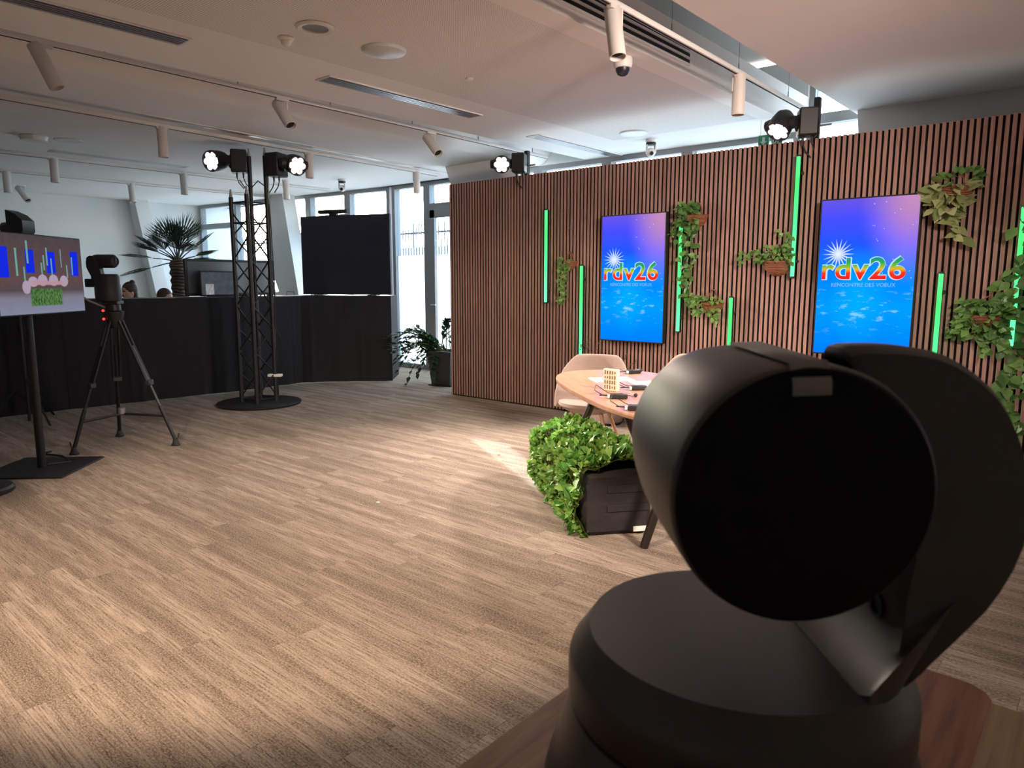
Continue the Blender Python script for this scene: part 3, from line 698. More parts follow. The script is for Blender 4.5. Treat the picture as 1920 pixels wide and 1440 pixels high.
mic_pack(1187, 697, YAW + .4, 'black microphone pack at the far edge of the table', .4)
p = atz(1146, 733, ZT)
ck = thing('cream_block', 'small cream block with dark cut-out slots standing on the table', 'block', (p.x, p.y, ZT), YAW - .75)
MB().box((0, 0, .068), (.105, .03, .136), bev=.004).build('block', M['cream'], ck)
mb = MB()
for r_i in range(4):
    for c_i in range(5):
        hgt = random.choice((.012, .02, .024)); mb.box((-.036 + c_i * .018, -.0145, .025 + r_i * .03), (.006, .004, hgt))
mb.build('cutouts', M['stem_brown'], ck)

# chairs and pouf
M['fabric'] = mat('taupe_chair_fabric', srgb(166, 148, 140), 0.9, var=0.08, sc=60, bump=0.25, bsc=350)
M['chair_wood'] = mat('pale_chair_leg', srgb(190, 150, 125), 0.5)
def make_chair(loc, rz, label):
    e = thing('shell_chair', label, 'chair', loc, rz, 'taupe shell chairs behind the table')
    # shell: local -Y is the front; back rises at +Y and wraps round
    n, m = 25, 9; rows = []
    for j in range(m):
        f = j / (m - 1); row = []
        for i in range(n):
            a = math.pi * (-.10 + 1.20 * i / (n - 1)); s_ = math.sin(a)
            top = .40 + .41 * max(0, min(1, (s_ + .25) / 1.05)) ** .8
            z = .40 + (top - .40) * f; rr = .17 + .115 * math.sin(f * math.pi / 2) ** .7
            x_ = math.cos(a) * rr * 1.03; y_ = math.sin(a) * rr * .92
            row.append((x_, y_ + .03, z))
        rows.append(row)
    mb = MB()
    for j in range(m - 1): mb.add(rows[j] + rows[j + 1], [(i, i + 1, n + i + 1, n + i) for i in range(n - 1)], True)
    o = mb.build('backrest', M['fabric'], e); sd = o.modifiers.new('t', 'SOLIDIFY'); sd.thickness = .028; sd.offset = 0
    sb = o.modifiers.new('s', 'SUBSURF'); sb.levels = 1; sb.render_levels = 1
    MB().lathe([(.0, .36), (.14, .365), (.20, .39), (.255, .43), (.25, .455), (.2, .462), (0, .455)], n=28).build('seat', M['fabric'], e)
    for sx in (-1, 1):
        for sy in (-1, 1): MB().cyl((sx * .24, sy * .23, 0), (sx * .11, sy * .10, .40), .011, .017, n=10).build('leg', M['chair_wood'], e)
    return e
c1 = atz(1113, 668, .80); chd = Vector((-.62, -.78, 0))
make_chair((c1.x + .08, c1.y - .16, 0), 0.35, 'taupe upholstered shell chair behind the left end of the table')
c2 = atz(1312, 668, .80)
make_chair((c2.x, c2.y - .2, 0), 0.1, 'taupe shell chair mostly hidden behind the near camera')
p = atz(1127, 796, 0)
pf = thing('pouf', 'low round taupe pouf seen beneath the table', 'pouf', (p.x - .02, p.y + .10, 0))
MB().lathe([(.13, .0), (.17, .015), (.19, .10), (.195, .25), (.185, .36), (.16, .39), (0, .395)], n=30).build('cushion', M['fabric'], pf)
MB().lathe([(.171, .012), (.176, .018), (.176, .024), (.171, .03)], n=30).build('piping', M['leg_dark'], pf)

# ------------------------------------------------------------------ leafy planter box in front of the table
pc = TC + Vector((math.cos(TA), math.sin(TA), 0)) * (-.02) + Vector((-math.sin(TA), math.cos(TA), 0)) * (-.34)
hx, hy, hz = .55, .17, .37
t_end = tl(atz(1172, 1006, 0)).x
pl = thing('hedge_planter', 'black fabric box overgrown with bright green leaves and moss', 'planter', TC + Matrix.Rotation(TA, 3, 'Z') @ Vector((t_end - hx - .02, -.31, 0)), TA)
M['bag'] = mat('black_planter_fabric', (0.016, 0.014, 0.014), 0.75, var=0.4, sc=14, bump=0.6, bsc=18)
MB().box((0, -.035, hz / 2), (2 * hx, 2 * hy + .07, hz), bev=.03).build('box', M['bag'], pl)
for k, zf in enumerate((.27, .16)): MB().box((hx + .003, .03, zf), (.006, 2 * hy - .09, .04), bev=.002).build('fabric_fold', M['bag'], pl)
MB().box((hx + .004, .10, .035), (.006, .08, .03), bev=.001).build('tag', M['paper'], pl)
# moss bed: lumpy shell over the front (-Y) and the top
mb = MB(); nu, nv = 64, 34; pts = []
prof = [(-.20, .0), (-.24, .05), (-.265, .13), (-.265, .23), (-.245, .32), (-.20, .39), (-.10, .43), (.02, .435), (.13, .41), (.175, .365)]
for j in range(nv):
    q = polypt([(a, b, 0) for a, b in prof], j / (nv - 1)); row = []
    for i in range(nu):
        xx = -hx - .03 + (2 * hx + .035) * i / (nu - 1)
        k_ = math.sin(xx * 31 + j) * .008 + math.sin(xx * 13 - j * .7) * .014 + random.uniform(-.01, .01)
        row.append((xx, q.x - k_, q.y + k_ * (1 if q.y > .1 else 0)))
    pts.append(row)
for j in range(nv - 1): mb.add(pts[j] + pts[j + 1], [(i, i + 1, nu + i + 1, nu + i) for i in range(nu - 1)], True)
mo = mb.build('moss_bed', M['moss'], pl); mo['kind'] = 'stuff'
def surf(uu, vv):
    j = min(int(vv * (nv - 1)), nv - 2); i = min(int(uu * (nu - 1)), nu - 2)
    p = Vector(pts[j][i]); n = (Vector(pts[j][i + 1]) - p).cross(Vector(pts[min(j + 1, nv - 1)][i]) - p).normalized()
    if n.dot(p - Vector((p.x, 0, .25))) < 0: n = -n
    return p, n
mt = MB()                                                                  # moss tufts, too fine to count
for k in range(9000):
    p, n = surf(random.random(), random.random()); d = (n + rnd3(.8)).normalized(); s_ = random.uniform(.012, .03); x_ = d.cross(rnd3()).normalized() * s_ * .28
    mt.add([p - x_, p + x_, p + d * s_], [(0, 1, 2)])
mo = mt.build('moss_tufts', M['moss'], pl); mo['kind'] = 'stuff'
ms = MB()                                                                  # the mass of tiny leaflets
for k in range(8000):
    u_, v_ = random.random(), random.random() ** .8
    if math.sin(u_ * 19 + v_ * 6) * math.sin(v_ * 10 - u_ * 7) < -.3 and v_ < .75: continue
    p, n = surf(u_, v_); d = (n * .7 + rnd3(.9)).normalized(); x_ = d.cross(n + rnd3(.5)).normalized()
    s_ = random.uniform(.016, .040); p = p + n * random.uniform(0, .03)
    ms.add([p, p + d * s_ * .3 + x_ * s_ * .38, p + d * s_ * .75 + x_ * s_ * .34, p + d * s_, p + d * s_ * .75 - x_ * s_ * .34, p + d * s_ * .3 - x_ * s_ * .38], [(0, 1, 2, 3, 4, 5)])
mo = ms.build('small_leaves', M['hedge_small'], pl); mo['kind'] = 'stuff'
for k in range(300):
    uu = 1 - random.random() ** 1.5; vv = random.random() ** .8
    p, n = surf(uu, vv); d = (n * .8 + rnd3(.8) + Vector((0, 0, .15))).normalized()
    orient(link('leaf', LEAF['hedge'], pl), p + n * random.uniform(.0, .03), d, n + rnd3(.6) + Vector((0, 0, .5)), random.uniform(.42, .75) + .5 * uu ** 2 * random.random())

# ------------------------------------------------------------------ LED wash fixtures
t = NT('lit_led_lens'); t.emit(t.mix(t.noise(t.obj(), 20, 1), (1.0, 0.80, 0.72), (1.0, 0.90, 0.84)), 1.15); M['led_lens'] = t.m
t = NT('glowing_reflector'); t.emit(t.mix(t.noise(t.obj(), 20, 1), (1.0, 0.50, 0.40), (1.0, 0.60, 0.50)), 0.45); M['led_dim'] = t.m
def wash_light(label, base, side, aim, r=.09, k=1.0, post=None, group='lit stage wash lights'):
    """base: body box centre on its post; head sits beside it along side, aimed along aim"""
    base = Vector(base); side = Vector(side).normalized(); aim = Vector(aim).normalized()
    e = thing('wash_light', label, 'stage light', base, 0, group)
    ang = math.atan2(side.y, side.x)
    MB().box((0, 0, 0), (.15 * k, .17 * k, .22 * k), ang, bev=.012).build('body', M['black_metal'], e)
    MB().box(side * .06 * k + Vector((0, 0, .04 * k)), (.05 * k, .03 * k, .05 * k), ang).build('label_plate', M['stem_brown'], e)
    hc = side * (.20 * k)
    x, y, z = frame_of(aim)
    L = .20 * k
    MB().lathe([(0, -L * .62), (r * .55, -L * .58), (r * .92, -L * .38), (r * 1.08, -L * .05), (r * 1.12, L * .35), (r * 1.10, L * .46), (r * 1.0, L * .47), (r * 1.0, L * .40), (0, L * .39)], hc, aim, 28).build('head', M['black_metal'], e)
    MB().lathe([(r * .98, L * .395), (0, L * .40)], hc, aim, 28).build('reflector', M['led_dim'], e)
    for q in range(7):
        o2 = Vector((0, 0, 0)) if q == 0 else x * (r * .64 * math.cos(q * math.pi / 3)) + y * (r * .64 * math.sin(q * math.pi / 3))
        MB().lathe([(r * .36, L * .405), (r * .31, L * .44), (0, L * .455)], hc + o2, aim, 14).build('lens', M['led_lens'], e)
    for sg in (-1, 1):
        MB().cyl(hc + x * (sg * r * 1.0), hc + x * (sg * r * 1.55), r * .62, r * .5, n=18).build('pivot_cap', M['black'], e)
    MB().tube([side * .05 * k, side * .08 * k - Vector((0, 0, .05)) * k, hc - x * r * 1.3 * (1 if (x.dot(side) > 0) else -1)], .018 * k, 8).build('yoke', M['black_metal'], e)
    for s2 in (-.04, .03):
        p0 = Vector((0, 0, -.11 * k)) + side * s2
        MB().tube([p0, p0 - Vector((0, 0, .05)), p0 - Vector((0, 0, .11)) - side * .02, p0 - Vector((0, 0, .17)) - side * .07], .006, 6).build('cable', M['rubber'], e)
        MB().cyl(p0, p0 - Vector((0, 0, .05)), .012, .009, n=8).build('connector', M['black'], e)
    return e
# posts above the slat wall
for px0, top, lb in ((988, 283, 'black post carrying the stage light at the left of the slat wall'), (1526, 172, 'black post carrying the stage light at the right of the slat wall')):
    b = atY(px0, 320, YW + .16); zt = min(2.93, atY(px0, top, YW + .16).z)
    e = thing('light_post', lb, 'post', (b.x, YW + .16, 0), 0, 'black light posts behind the slat wall')
    MB().box((0, 0, zt / 2), (.05, .05, zt), bev=.004).build('pole', M['black_metal'], e)
    MB().box((0, .12, .01), (.4, .3, .02), bev=.004).build('base_plate', M['black_metal'], e)
    MB().cyl((.02, 0, 2.70), (.12, 0, 2.70), .01, n=8).build('clamp_bolt', M['grey_metal'], e)
p = atY(978, 306, YW + .02)
wash_light('stage light above the left end of the slat wall, facing the room', (p.x, YW - .02, 2.70), (-.9, -.45, 0), (.55, -.85, -.22), .086, .95)
p = atY(1518, 222, YW + .02)
wash_light('stage light above the right screen, tilted down', (p.x, YW - .02, 2.70), (-.9, -.45, 0), (-.1, -.60, -.75), .088, 1.0)

# ------------------------------------------------------------------ truss tower
tp = Vector((-7.56, 4.27, 0))
tw = thing('truss_tower', 'black lattice truss tower on a round floor plate', 'truss', tp)
cor = []
for kk in range(4):
    a = R_(13 + 90 * kk); cor.append(RIGHT * (.19 * math.cos(a)) + FWD * (.19 * math.sin(a)))
hs = (2.80, 2.82, 2.34, 2.36)
for c_, h in zip(cor, hs):
    MB().cyl(c_ + UP * .03, c_ + UP * h, .0245, n=14).build('chord', M['black_metal'], tw)
    MB().lathe([(.02, h), (.017, h + .03), (.012, h + .05), (.009, h + .085), (0, h + .09)], c_, n=12).build('spigot', M['grey_metal'], tw)
for kk in range(4):
    A_, B_ = cor[kk], cor[(kk + 1) % 4]; z = .10; s_ = 0
    while z < 2.05:
        p0, p1 = (A_, B_) if s_ == 0 else (B_, A_)
        MB().cyl(p0 + UP * z, p1 + UP * (z + .26), .009, n=8).build('brace', M['black_metal'], tw); z += .26; s_ ^= 1
    for z in (.07, 2.06, 2.28): MB().cyl(A_ + UP * z, B_ + UP * z, .009, n=8).build('brace', M['black_metal'], tw)
MB().lathe([(.0, 0), (.465, 0), (.47, .008), (.47, .024), (.462, .03), (0, .03)], n=56).build('base_plate', M['black_metal'], tw)
MB().box(cor[0] + UP * .33, (.16, .06, .03), YAW, bev=.004).build('white_tag', M['paper'], tw)
MB().tube([cor[0] + RIGHT * .03 + UP * z for z in (2.7, 2.2)] + [cor[0] + RIGHT * .035 + UP * 1.4 + FWD * .02, cor[0] + RIGHT * .03 + UP * .9, cor[0] + RIGHT * .09 + UP * .74, cor[0] + RIGHT * .03 + UP * .6, cor[0] + RIGHT * .03 + UP * .1], .006, 6).build('cable', M['rubber'], tw)
MB().tube([cor[1] - RIGHT * .12 + UP * 2.56, cor[1] - RIGHT * .04 + UP * 2.44, cor[1] + UP * 2.46, cor[0].lerp(cor[1], .5) + UP * 2.54, cor[0] + UP * 2.46], .006, 6).build('cable', M['rubber'], tw)
wash_light('stage light on the left side of the truss tower', tp + cor[1] - RIGHT * .115 + UP * 2.76, -RIGHT - FWD * .3, Vector((.35, -.93, -.18)) , .105, 1.15)
wash_light('stage light on the right side of the truss tower, aimed right', tp + cor[0] + RIGHT * .125 + UP * 2.70, RIGHT * 1 - FWD * .35, RIGHT * .62 - FWD * .70 - UP * .30, .098, 1.15)

# ------------------------------------------------------------------ presenter monitor on a floor stand
W_, H_ = .96, .56
mc = Vector((-6.075, 1.725, 0)); wdir = FWD.copy(); ndir = RIGHT.copy()
ms_ = thing('monitor_stand', 'monitor on a black pole stand showing the lit stage set', 'monitor', (-6.16, 1.66, 0), YAW)
# local axes: x = RIGHT (screen normal), y = FWD (screen width)
MB().box((0, 0, .006), (.62, .62, .012), R_(4), bev=.003).build('base_plate', M['black_metal'], ms_)
MB().cyl((0, 0, .012), (0, 0, 1.6), .03, n=18).build('pole', M['black_metal'], ms_)
MB().box((.055, .02, 1.46), (.05, .3, .3), bev=.01).build('bracket', M['black_metal'], ms_)
MB().box((.105, .02, 1.46), (.05, W_ + .02, H_ + .02), bev=.005).build('bezel', M['black'], ms_)
t = NT('stage_feed_picture'); o = t.obj(); x, y, z = t.sep(o)
u = t.math('ADD', t.math('DIVIDE', t.math('SUBTRACT', y, .02), W_), 0.5); v = t.math('ADD', t.math('DIVIDE', t.math('SUBTRACT', z, 1.46), H_), 0.5)
nz = t.noise(t.scale(o, (1, 8, 8)), 3.0, 3.0)
c = t.ramp(v, [(0.0, (0.30, 0.34, 0.50)), (0.20, (0.28, 0.27, 0.36)), (0.30, (0.10, 0.075, 0.08)), (0.42, (0.14, 0.075, 0.075)), (0.8, (0.11, 0.065, 0.07)), (1.0, (0.08, 0.06, 0.065))])
c = t.mix(t.math('MULTIPLY', nz, 0.3), c, (0.20, 0.16, 0.18))
for (x0, x1, y0, y1) in ((0.0, .13, .46, .84), (.31, .41, .52, .82), (.55, .66, .52, .81), (.85, .955, .49, .83)): c = t.mix(t.rect(u, v, x0, x1, y0, y1), c, (0.01, 0.03, 0.95))
for (x0, x1, y0, y1) in ((.20, .225, .48, .83), (.325, .35, .64, .93), (.28, .30, .40, .60), (.48, .50, .46, .66), (.51, .53, .56, .76), (.55, .57, .62, .86), (.60, .62, .50, .72), (.725, .74, .60, .85), (.79, .81, .46, .64), (.86, .88, .50, .75)): c = t.mix(t.rect(u, v, x0, x1, y0, y1), c, (0.20, 0.46, 0.42))
for (cx_, cy_, rx_, ry_) in ((.38, .41, .06, .07), (.49, .43, .06, .08), (.62, .43, .06, .08), (.75, .42, .055, .08), (.30, .34, .05, .09)):
    e1 = t.math('DIVIDE', t.math('SUBTRACT', u, cx_), rx_); e2 = t.math('DIVIDE', t.math('SUBTRACT', v, cy_), ry_)
    c = t.mix(t.math('MULTIPLY', t.math('SUBTRACT', 1.0, t.math('ADD', t.math('MULTIPLY', e1, e1), t.math('MULTIPLY', e2, e2)), clamp=True), 4.0, clamp=True), c, (0.55, 0.42, 0.55))
c = t.mix(t.rect(u, v, .36, .76, .36, .43, .02), c, (0.62, 0.36, 0.42))
gn = t.noise(t.scale(o, (1, 50, 30)), 1.4, 3.0)
c = t.mix(t.rect(u, v, .33, .72, .09, .33, .02), c, t.ramp(gn, [(0.3, (0.02, 0.07, 0.02)), (0.7, (0.16, 0.34, 0.10))]))
t.emit(c, 0.5); M['feed'] = t.m
MB().add([(.1306, .02 - W_ / 2, 1.46 - H_ / 2), (.1306, .02 + W_ / 2, 1.46 - H_ / 2), (.1306, .02 + W_ / 2, 1.46 + H_ / 2), (.1306, .02 - W_ / 2, 1.46 + H_ / 2)], [(0, 1, 2, 3)]).build('display', M['feed'], ms_)
MB().tube([(.02, .03, .02), (.12, .15, .012), (-.05, .33, .012), (-.28, .42, .012), (-.25, .50, .012)], .008, 6).build('cable', M['rubber'], ms_)
# dark lamp with barn door behind the monitor, and the round base at the picture's left edge
p = atz(27, 782, 0); d_ = 6.9
lp = Vector((0, 0, CAMH)) + ray(30, 428) * d_
bd = thing('barn_door_lamp', 'unlit black lamp with a flared flap above the monitor', 'stage light', (lp.x, lp.y, 0), YAW)
MB().cyl((-.05, 0, .02), (-.05, 0, lp.z - .05), .016, n=12).build('pole', M['black_metal'], bd)
for kk in range(3):
    a = R_(90 + 120 * kk); MB().cyl((-.05, 0, .45), (-.05 + .38 * math.cos(a), .38 * math.sin(a), .012), .011, n=8).build('leg', M['black_metal'], bd)
MB().cyl((-.12, 0, lp.z), (-.02, 0, lp.z), .055, .06, n=20).build('body', M['black_metal'], bd)
mb = MB(); q0 = [(-.03, -.08), (-.03, .17), (.06, .13), (.125, .07), (.125, -.03), (.08, -.10)]
mb.prism([(a, lp.z + b) for a, b in q0], -.09, .09); mb.build('barn_door', M['black_metal'], bd)
MB().tube([(-.10, 0, lp.z - .05), (-.11, .02, lp.z - .2), (-.06, .02, lp.z - .4)], .005, 6).build('cable', M['rubber'], bd)
p = atz(-38, 925, 0)
rb = thing('round_stand_base', 'edge of a black round stand base at the far left of the carpet', 'stand', p)
MB().lathe([(0, 0), (.19, 0), (.2, .01), (.2, .03), (.185, .045), (.05, .06), (0, .06)], n=40).build('base', M['black_metal'], rb)
MB().cyl((-.0, 0, .05), (-.0, 0, .75), .018, n=12).build('pole', M['black_metal'], rb)

# ------------------------------------------------------------------ pan-tilt cameras (near one and the one on the tripod)
t = NT('graphite_camera_shell'); n_ = t.noise(t.obj(), 400, 2.0)
t.put(t.b.inputs['Base Color'], t.mix(n_, (0.075, 0.072, 0.070), (0.092, 0.088, 0.086))); t.b.inputs['Roughness'].default_value = 0.46; t.b.inputs['Metallic'].default_value = 0.5; t.bump(n_, 0.04, 0.0005); M['shell'] = t.m
M['gloss_black'] = mat('black_rear_cover', (0.004, 0.004, 0.005), 0.45, var=0.2, **{'Specular IOR Level': 0.2})
def ptz(name, label, loc, rotz, k=1.0, z_head=.199, tape=False, cat='camera', mirror=1, adep=.052, ay=0.0):
    """local +Y: where the lens points; arm on local +X; origin under the base"""
    e = thing(name, label, cat, loc, rotz)
    S = lambda *p: Vector(p) * k
    def lz(prof, o=(0, 0, 0), ax=(0, 0, 1), n=72): return MB().lathe([(r * k, h * k) for r, h in prof], S(*o), ax, n)
    lz([(.107, 0), (.108, .004), (.1055, .014), (.0975, .040), (.0940, .051), (.0925, .055), (.088, .056)]).build('base', M['shell'], e)
    lz([(.086, .054), (.0925, .058), (.0940, .062), (.0940, .080), (.0928, .0845), (.0825, .0994), (.0821, .100), (0, .100)]).build('turntable', M['shell'], e)
    z = z_head
    # arm: rises from the turntable rim on one side, inner face flares into the turntable
    mx = mirror
    out = [(.0365 + .028 * math.sin(R_(a_)), .1003 + .028 * (1 - math.cos(R_(a_)))) for a_ in (0, 3, 8, 16, 25, 35, 45, 55, 65, 75, 84)] + [(.0648, z - .03), (.0635, z), (.060, z + .03), (.0540, z + .044), (.0440, z + .0500), (.0320, z + .0560), (.0325, z + .0612), (.050, z + .0618), (.066, z + .0608), (.080, z + .0580), (.095, z + .050), (.110, z + .0370), (.121, z + .015), (.1265, z - .015), (.124, z - .042), (.112, z - .067), (.0975, z - .083), (.0857, z - .0945), (.072, z - .109), (.060, .086), (.0365, .086)]
    sm_ = []
    for i_ in range(len(out)):      # one corner-cutting pass keeps the outline round
        p0, p1 = out[i_], out[(i_ + 1) % len(out)]
        sm_ += [(p0[0] * .75 + p1[0] * .25, p0[1] * .75 + p1[1] * .25), (p0[0] * .25 + p1[0] * .75, p0[1] * .25 + p1[1] * .75)]
    out = sm_
    def half(p):   # half depth of the arm along y at this outline point: narrower towards the crown
        
        if p[0] < .0655 and p[1] < z - .05: return max(.050, math.sqrt(max(0, .0819 ** 2 - p[0] ** 2))) * adep / .052
        return adep if p[1] < z - .02 else adep - .008 * max(0, (p[1] - (z - .02)) / .08)
    mb = MB(); n = len(out)
    fr, mf, mk, bk = [], [], [], []
    for p in out:
        h = half(p); b = .006
        cxx, czz = .083, z - .04
        dl = math.hypot(cxx - p[0], czz - p[1]); inner = (p[0] + (cxx - p[0]) / dl * .004, p[1] + (czz - p[1]) / dl * .004)
        fr.append(S(mx * inner[0], ay - h, inner[1])); mf.append(S(mx * p[0], ay - h + b, p[1])); hb = h - .060 * max(0, min(1, (p[1] - (z - .02)) / .08)); mk.append(S(mx * p[0], ay + hb - b, p[1])); bk.append(S(mx * inner[0], ay + hb, inner[1]))
    for A2, B2 in ((fr, mf), (mf, mk), (mk, bk)): mb.add(A2 + B2, [(i, (i + 1) % n, n + (i + 1) % n, n + i) for i in range(n)], True)
    for ring_, sg_ in ((fr, -1), (bk, 1)): mb.add(ring_ + [S(mx * .090, ay + sg_ * adep, .140 * z / .203)], [(i, (i + 1) % n, n) for i in range(n)], True)
    mb.build('arm', M['shell'], e)
    ax = Vector((0, 1, 0.02)).normalized()
    lz([(.0, -.081), (.0570, -.0805), (.0582, -.079), (.0590, -.076), (.0592, -.03), (.0585, .0), (.0560, .025), (.0530, .045), (.047, .056), (.036, .060), (0, .061)], (0, 0, z), ax).build('head', M['shell'], e)
    lz([(.0, -.0822), (.0560, -.0818), (.0574, -.0805), (.0574, -.079)], (0, 0, z), ax).build('rear_cover', M['gloss_black'], e)
    lz([(.030, .060), (.034, .064), (.034, .070), (.028, .072), (0, .073)], (0, 0, z), ax, 40).build('lens_ring', M['black'], e)
    MB().cyl(S(mx * .055, 0, z), S(mx * .067, 0, z), .036 * k, n=32).build('pivot', M['shell'], e)
    if tape:
        mb = MB(); pts_ = []
        for (a0, rr_, yy2) in ((0, .0597, .0), (1, .0597, -.0790), (2, .0520, -.0835), (3, .0465, -.0835)):
            for s_ in (-1, 1):
                an = R_(90) + s_ * -.14 * (.0597 / rr_) + R_(2)
                pts_.append(S(math.cos(an) * rr_, yy2, z + math.sin(an) * rr_ + .0004 + .02 * yy2))
        for q in range(3): mb.add([pts_[2 * q], pts_[2 * q + 1], pts_[2 * q + 3], pts_[2 * q + 2]], [(0, 1, 2, 3)])
        o = mb.build('tape_strip', M['tape'], e); sd = o.modifiers.new('t', 'SOLIDIFY'); sd.thickness = .0006; sd.offset = 1
    MB().lathe([(.0065 * k, 0), (.0065 * k, .002 * k), (.0045 * k, .002 * k), (.0045 * k, .0005 * k), (0, .0005 * k)], S(mx * .0645, -.03, .128), (-mx, 0, 0), 20).build('screw_cover', M['black'], e)
    return e
ZB = 1.115
near = ptz('conference_camera', 'large black pan-tilt camera seen from behind in the foreground', (-.1515, .3705, ZB + .0), math.atan2(.746, -.666) - R_(90), 1.0, .203, True)
# boards under the near camera and their pedestal
def rbox(x0, x1, y0, y1, r, z0, z1, n=8):
    poly = []
    for cx_, cy_, a0 in ((x1 - r, y1 - r, 0), (x0 + r, y1 - r, 90), (x0 + r, y0 + r, 180), (x1 - r, y0 + r, 270)):
        for i in range(n + 1): a = R_(a0 + 90 * i / n); poly.append((cx_ + r * math.cos(a), cy_ + r * math.sin(a)))
    return MB().slab(poly, z0, z1)
st = thing('tall_side_table', 'reddish wooden tall table top under the near camera', 'table', (-.15, .25, 0))
rbox(-.135, .105, -.45, .345, .025, ZB - .026, ZB - .0005).build('table_top', M['red_wood'], st)
MB().cyl((0, -.05, .03), (0, -.05, ZB - .026), .035, n=20).build('column', M['black_metal'], st)
MB().lathe([(0, 0), (.2, 0), (.21, .01), (.2, .025), (.04, .035), (0, .035)], (0, -.05, 0), n=40).build('base', M['black_metal'], st)
pb = rbox(-.0425, .32, .12, .533, .003, ZB - .0004, ZB + .021, 2).build('pale_board', M['pale_wood'])
tag(pb, 'pale grained wooden board at the lower right corner', 'board')

# tripod with its own camera
tc = Vector((-6.50, 2.38, 0)); hz_ = 1.20
tr = thing('camera_tripod', 'black two-stage tripod with ground spreader beside the monitor', 'tripod', tc)
feet = [atz(330, 835, 0), atz(140, 852, 0), atz(225, 818, 0)]
mids = []
for f_ in feet:
    fl_ = f_ - tc; top = Vector((fl_.x * .10, fl_.y * .10, hz_ - .10)); mid = top.lerp(Vector((fl_.x, fl_.y, .05)), .52); low = top.lerp(Vector((fl_.x, fl_.y, .05)), .80)
    sdv = Vector((-fl_.y, fl_.x, 0)).normalized() * .028; mids.append(low)
    lg = MB(); lg.cyl(top + sdv, mid + sdv, .0095, n=10); lg.cyl(top - sdv, mid - sdv, .0095, n=10)
    lo = lg.build('leg', M['black_metal'], tr)
    MB().cyl(top.lerp(mid, .42), low, .012, n=10).build('lower_tube', M['dark_metal'] if f_ is feet[0] else M['black_metal'], lo)
    MB().cyl(low - (low - mid).normalized() * .1, Vector((fl_.x, fl_.y, .045)), .016, n=10).build('foot_tube', M['black_metal'], lo)
    MB().box(mid, (.075, .05, .045), math.atan2(sdv.y, sdv.x), bev=.008).build('leg_lock', M['dark_metal'], lo)
    MB().lathe([(.035, 0), (.04, .008), (.03, .02), (.018, .06), (0, .065)], (fl_.x, fl_.y, 0), n=16).build('rubber_foot', M['rubber'], lo)
    MB().tube([(fl_.x, fl_.y, .05), (fl_.x * 1.05, fl_.y * 1.05, .07), (fl_.x * 1.07, fl_.y * 1.07, .11)], .006, 6).build('strap', M['rubber'], lo)
cen = Vector((0, 0, .30))
for m_ in mids: MB().cyl(m_, Vector((0, 0, m_.z + .02)), .011, n=8).build('spreader_arm', M['black_metal'], tr)
MB().cyl((0, 0, .28), (0, 0, .33), .03, n=14).build('spreader_hub', M['grey_metal'], tr)
MB().lathe([(.03, hz_ - .18), (.055, hz_ - .14), (.075, hz_ - .08), (.08, hz_ - .04), (.06, hz_ - .03), (.055, hz_ + .02), (.0, hz_ + .02)], n=24).build('bowl', M['black_metal'], tr)
MB().box((0, 0, hz_ + .035), (.13, .11, .03), YAW, bev=.006).build('head_plate', M['black_metal'], tr)
MB().tube([Vector((0, 0, hz_ - .02)) - RIGHT * .03, Vector((0, 0, hz_ + .05)) - RIGHT * .17 - FWD * .05, Vector((0, 0, hz_ + .10)) - RIGHT * .23 - FWD * .08], .009, 8).build('pan_handle', M['grey_metal'], tr)
for dz in (.0, -.07): MB().ball(Vector((0, 0, hz_ - .03 + dz)) - RIGHT * .05 - FWD * .07, .011).build('red_knob', M['red_dot'], tr)
pz = thing('tripod_camera', 'black pan-tilt camera mounted on the tripod', 'camera', tc + UP * (hz_ + .05), YAW)
dT = tc.dot(FWD)
def q_(cx, cy):     # picture point -> (side, height) in the upright plane through the tripod, facing the viewer
    r = ray(150 + cx / 8, 440 + cy / 8); p_ = Vector((0, 0, CAMH)) + r * (dT / r.dot(FWD)); return ((p_ - tc).dot(RIGHT), p_.z - hz_ - .05)
hA, hB = q_(262, 398), q_(498, 405); rH = .056
MB().lathe([(0, -rH)] + [(rH * math.cos(R_(a_)), rH * math.sin(R_(a_))) for a_ in range(-75, 1, 15)] + [(rH, hB[0] - hA[0])] + [(rH * math.cos(R_(a_)), hB[0] - hA[0] + .6 * rH * math.sin(R_(a_))) for a_ in range(15, 61, 15)] + [(rH * .5, hB[0] - hA[0] + .02), (0, hB[0] - hA[0] + .02)], (hA[0], 0, hA[1]), (1, 0, 0), 32).build('head', M['black'], pz)
MB().lathe([(.033, 0), (.033, .014), (.027, .016), (.024, .008), (0, .008)], (hB[0] + .018, 0, hA[1]), (1, 0, 0), 24).build('lens_ring', M['black'], pz)
arm_o = [q_(*c_) for c_ in ((172, 350), (165, 420), (172, 490), (205, 560), (240, 620), (252, 690), (256, 740), (400, 740), (402, 640), (385, 580), (372, 530), (362, 480), (330, 430), (260, 330), (215, 318))]
mb = MB(); mb.prism(arm_o, -.075, -.02); mb.build('arm', M['black'], pz)
b0, b1 = q_(425, 870), q_(425, 592); rB = (q_(608, 700)[0] - q_(248, 700)[0]) / 2
MB().lathe([(0, .0), (rB * .92, .0), (rB * .98, .02), (rB, .05), (rB, b1[1] * .62), (rB * .97, b1[1] * .64), (rB * .97, b1[1] * .9), (rB * .86, b1[1]), (0, b1[1])], (b0[0], 0, 0), (0, 0, 1), 40).build('base', M['black'], pz)
sb = q_(165, 725); MB().box((sb[0], .02, sb[1]), (.095, .07, .07), bev=.006).build('side_box', M['black'], pz)

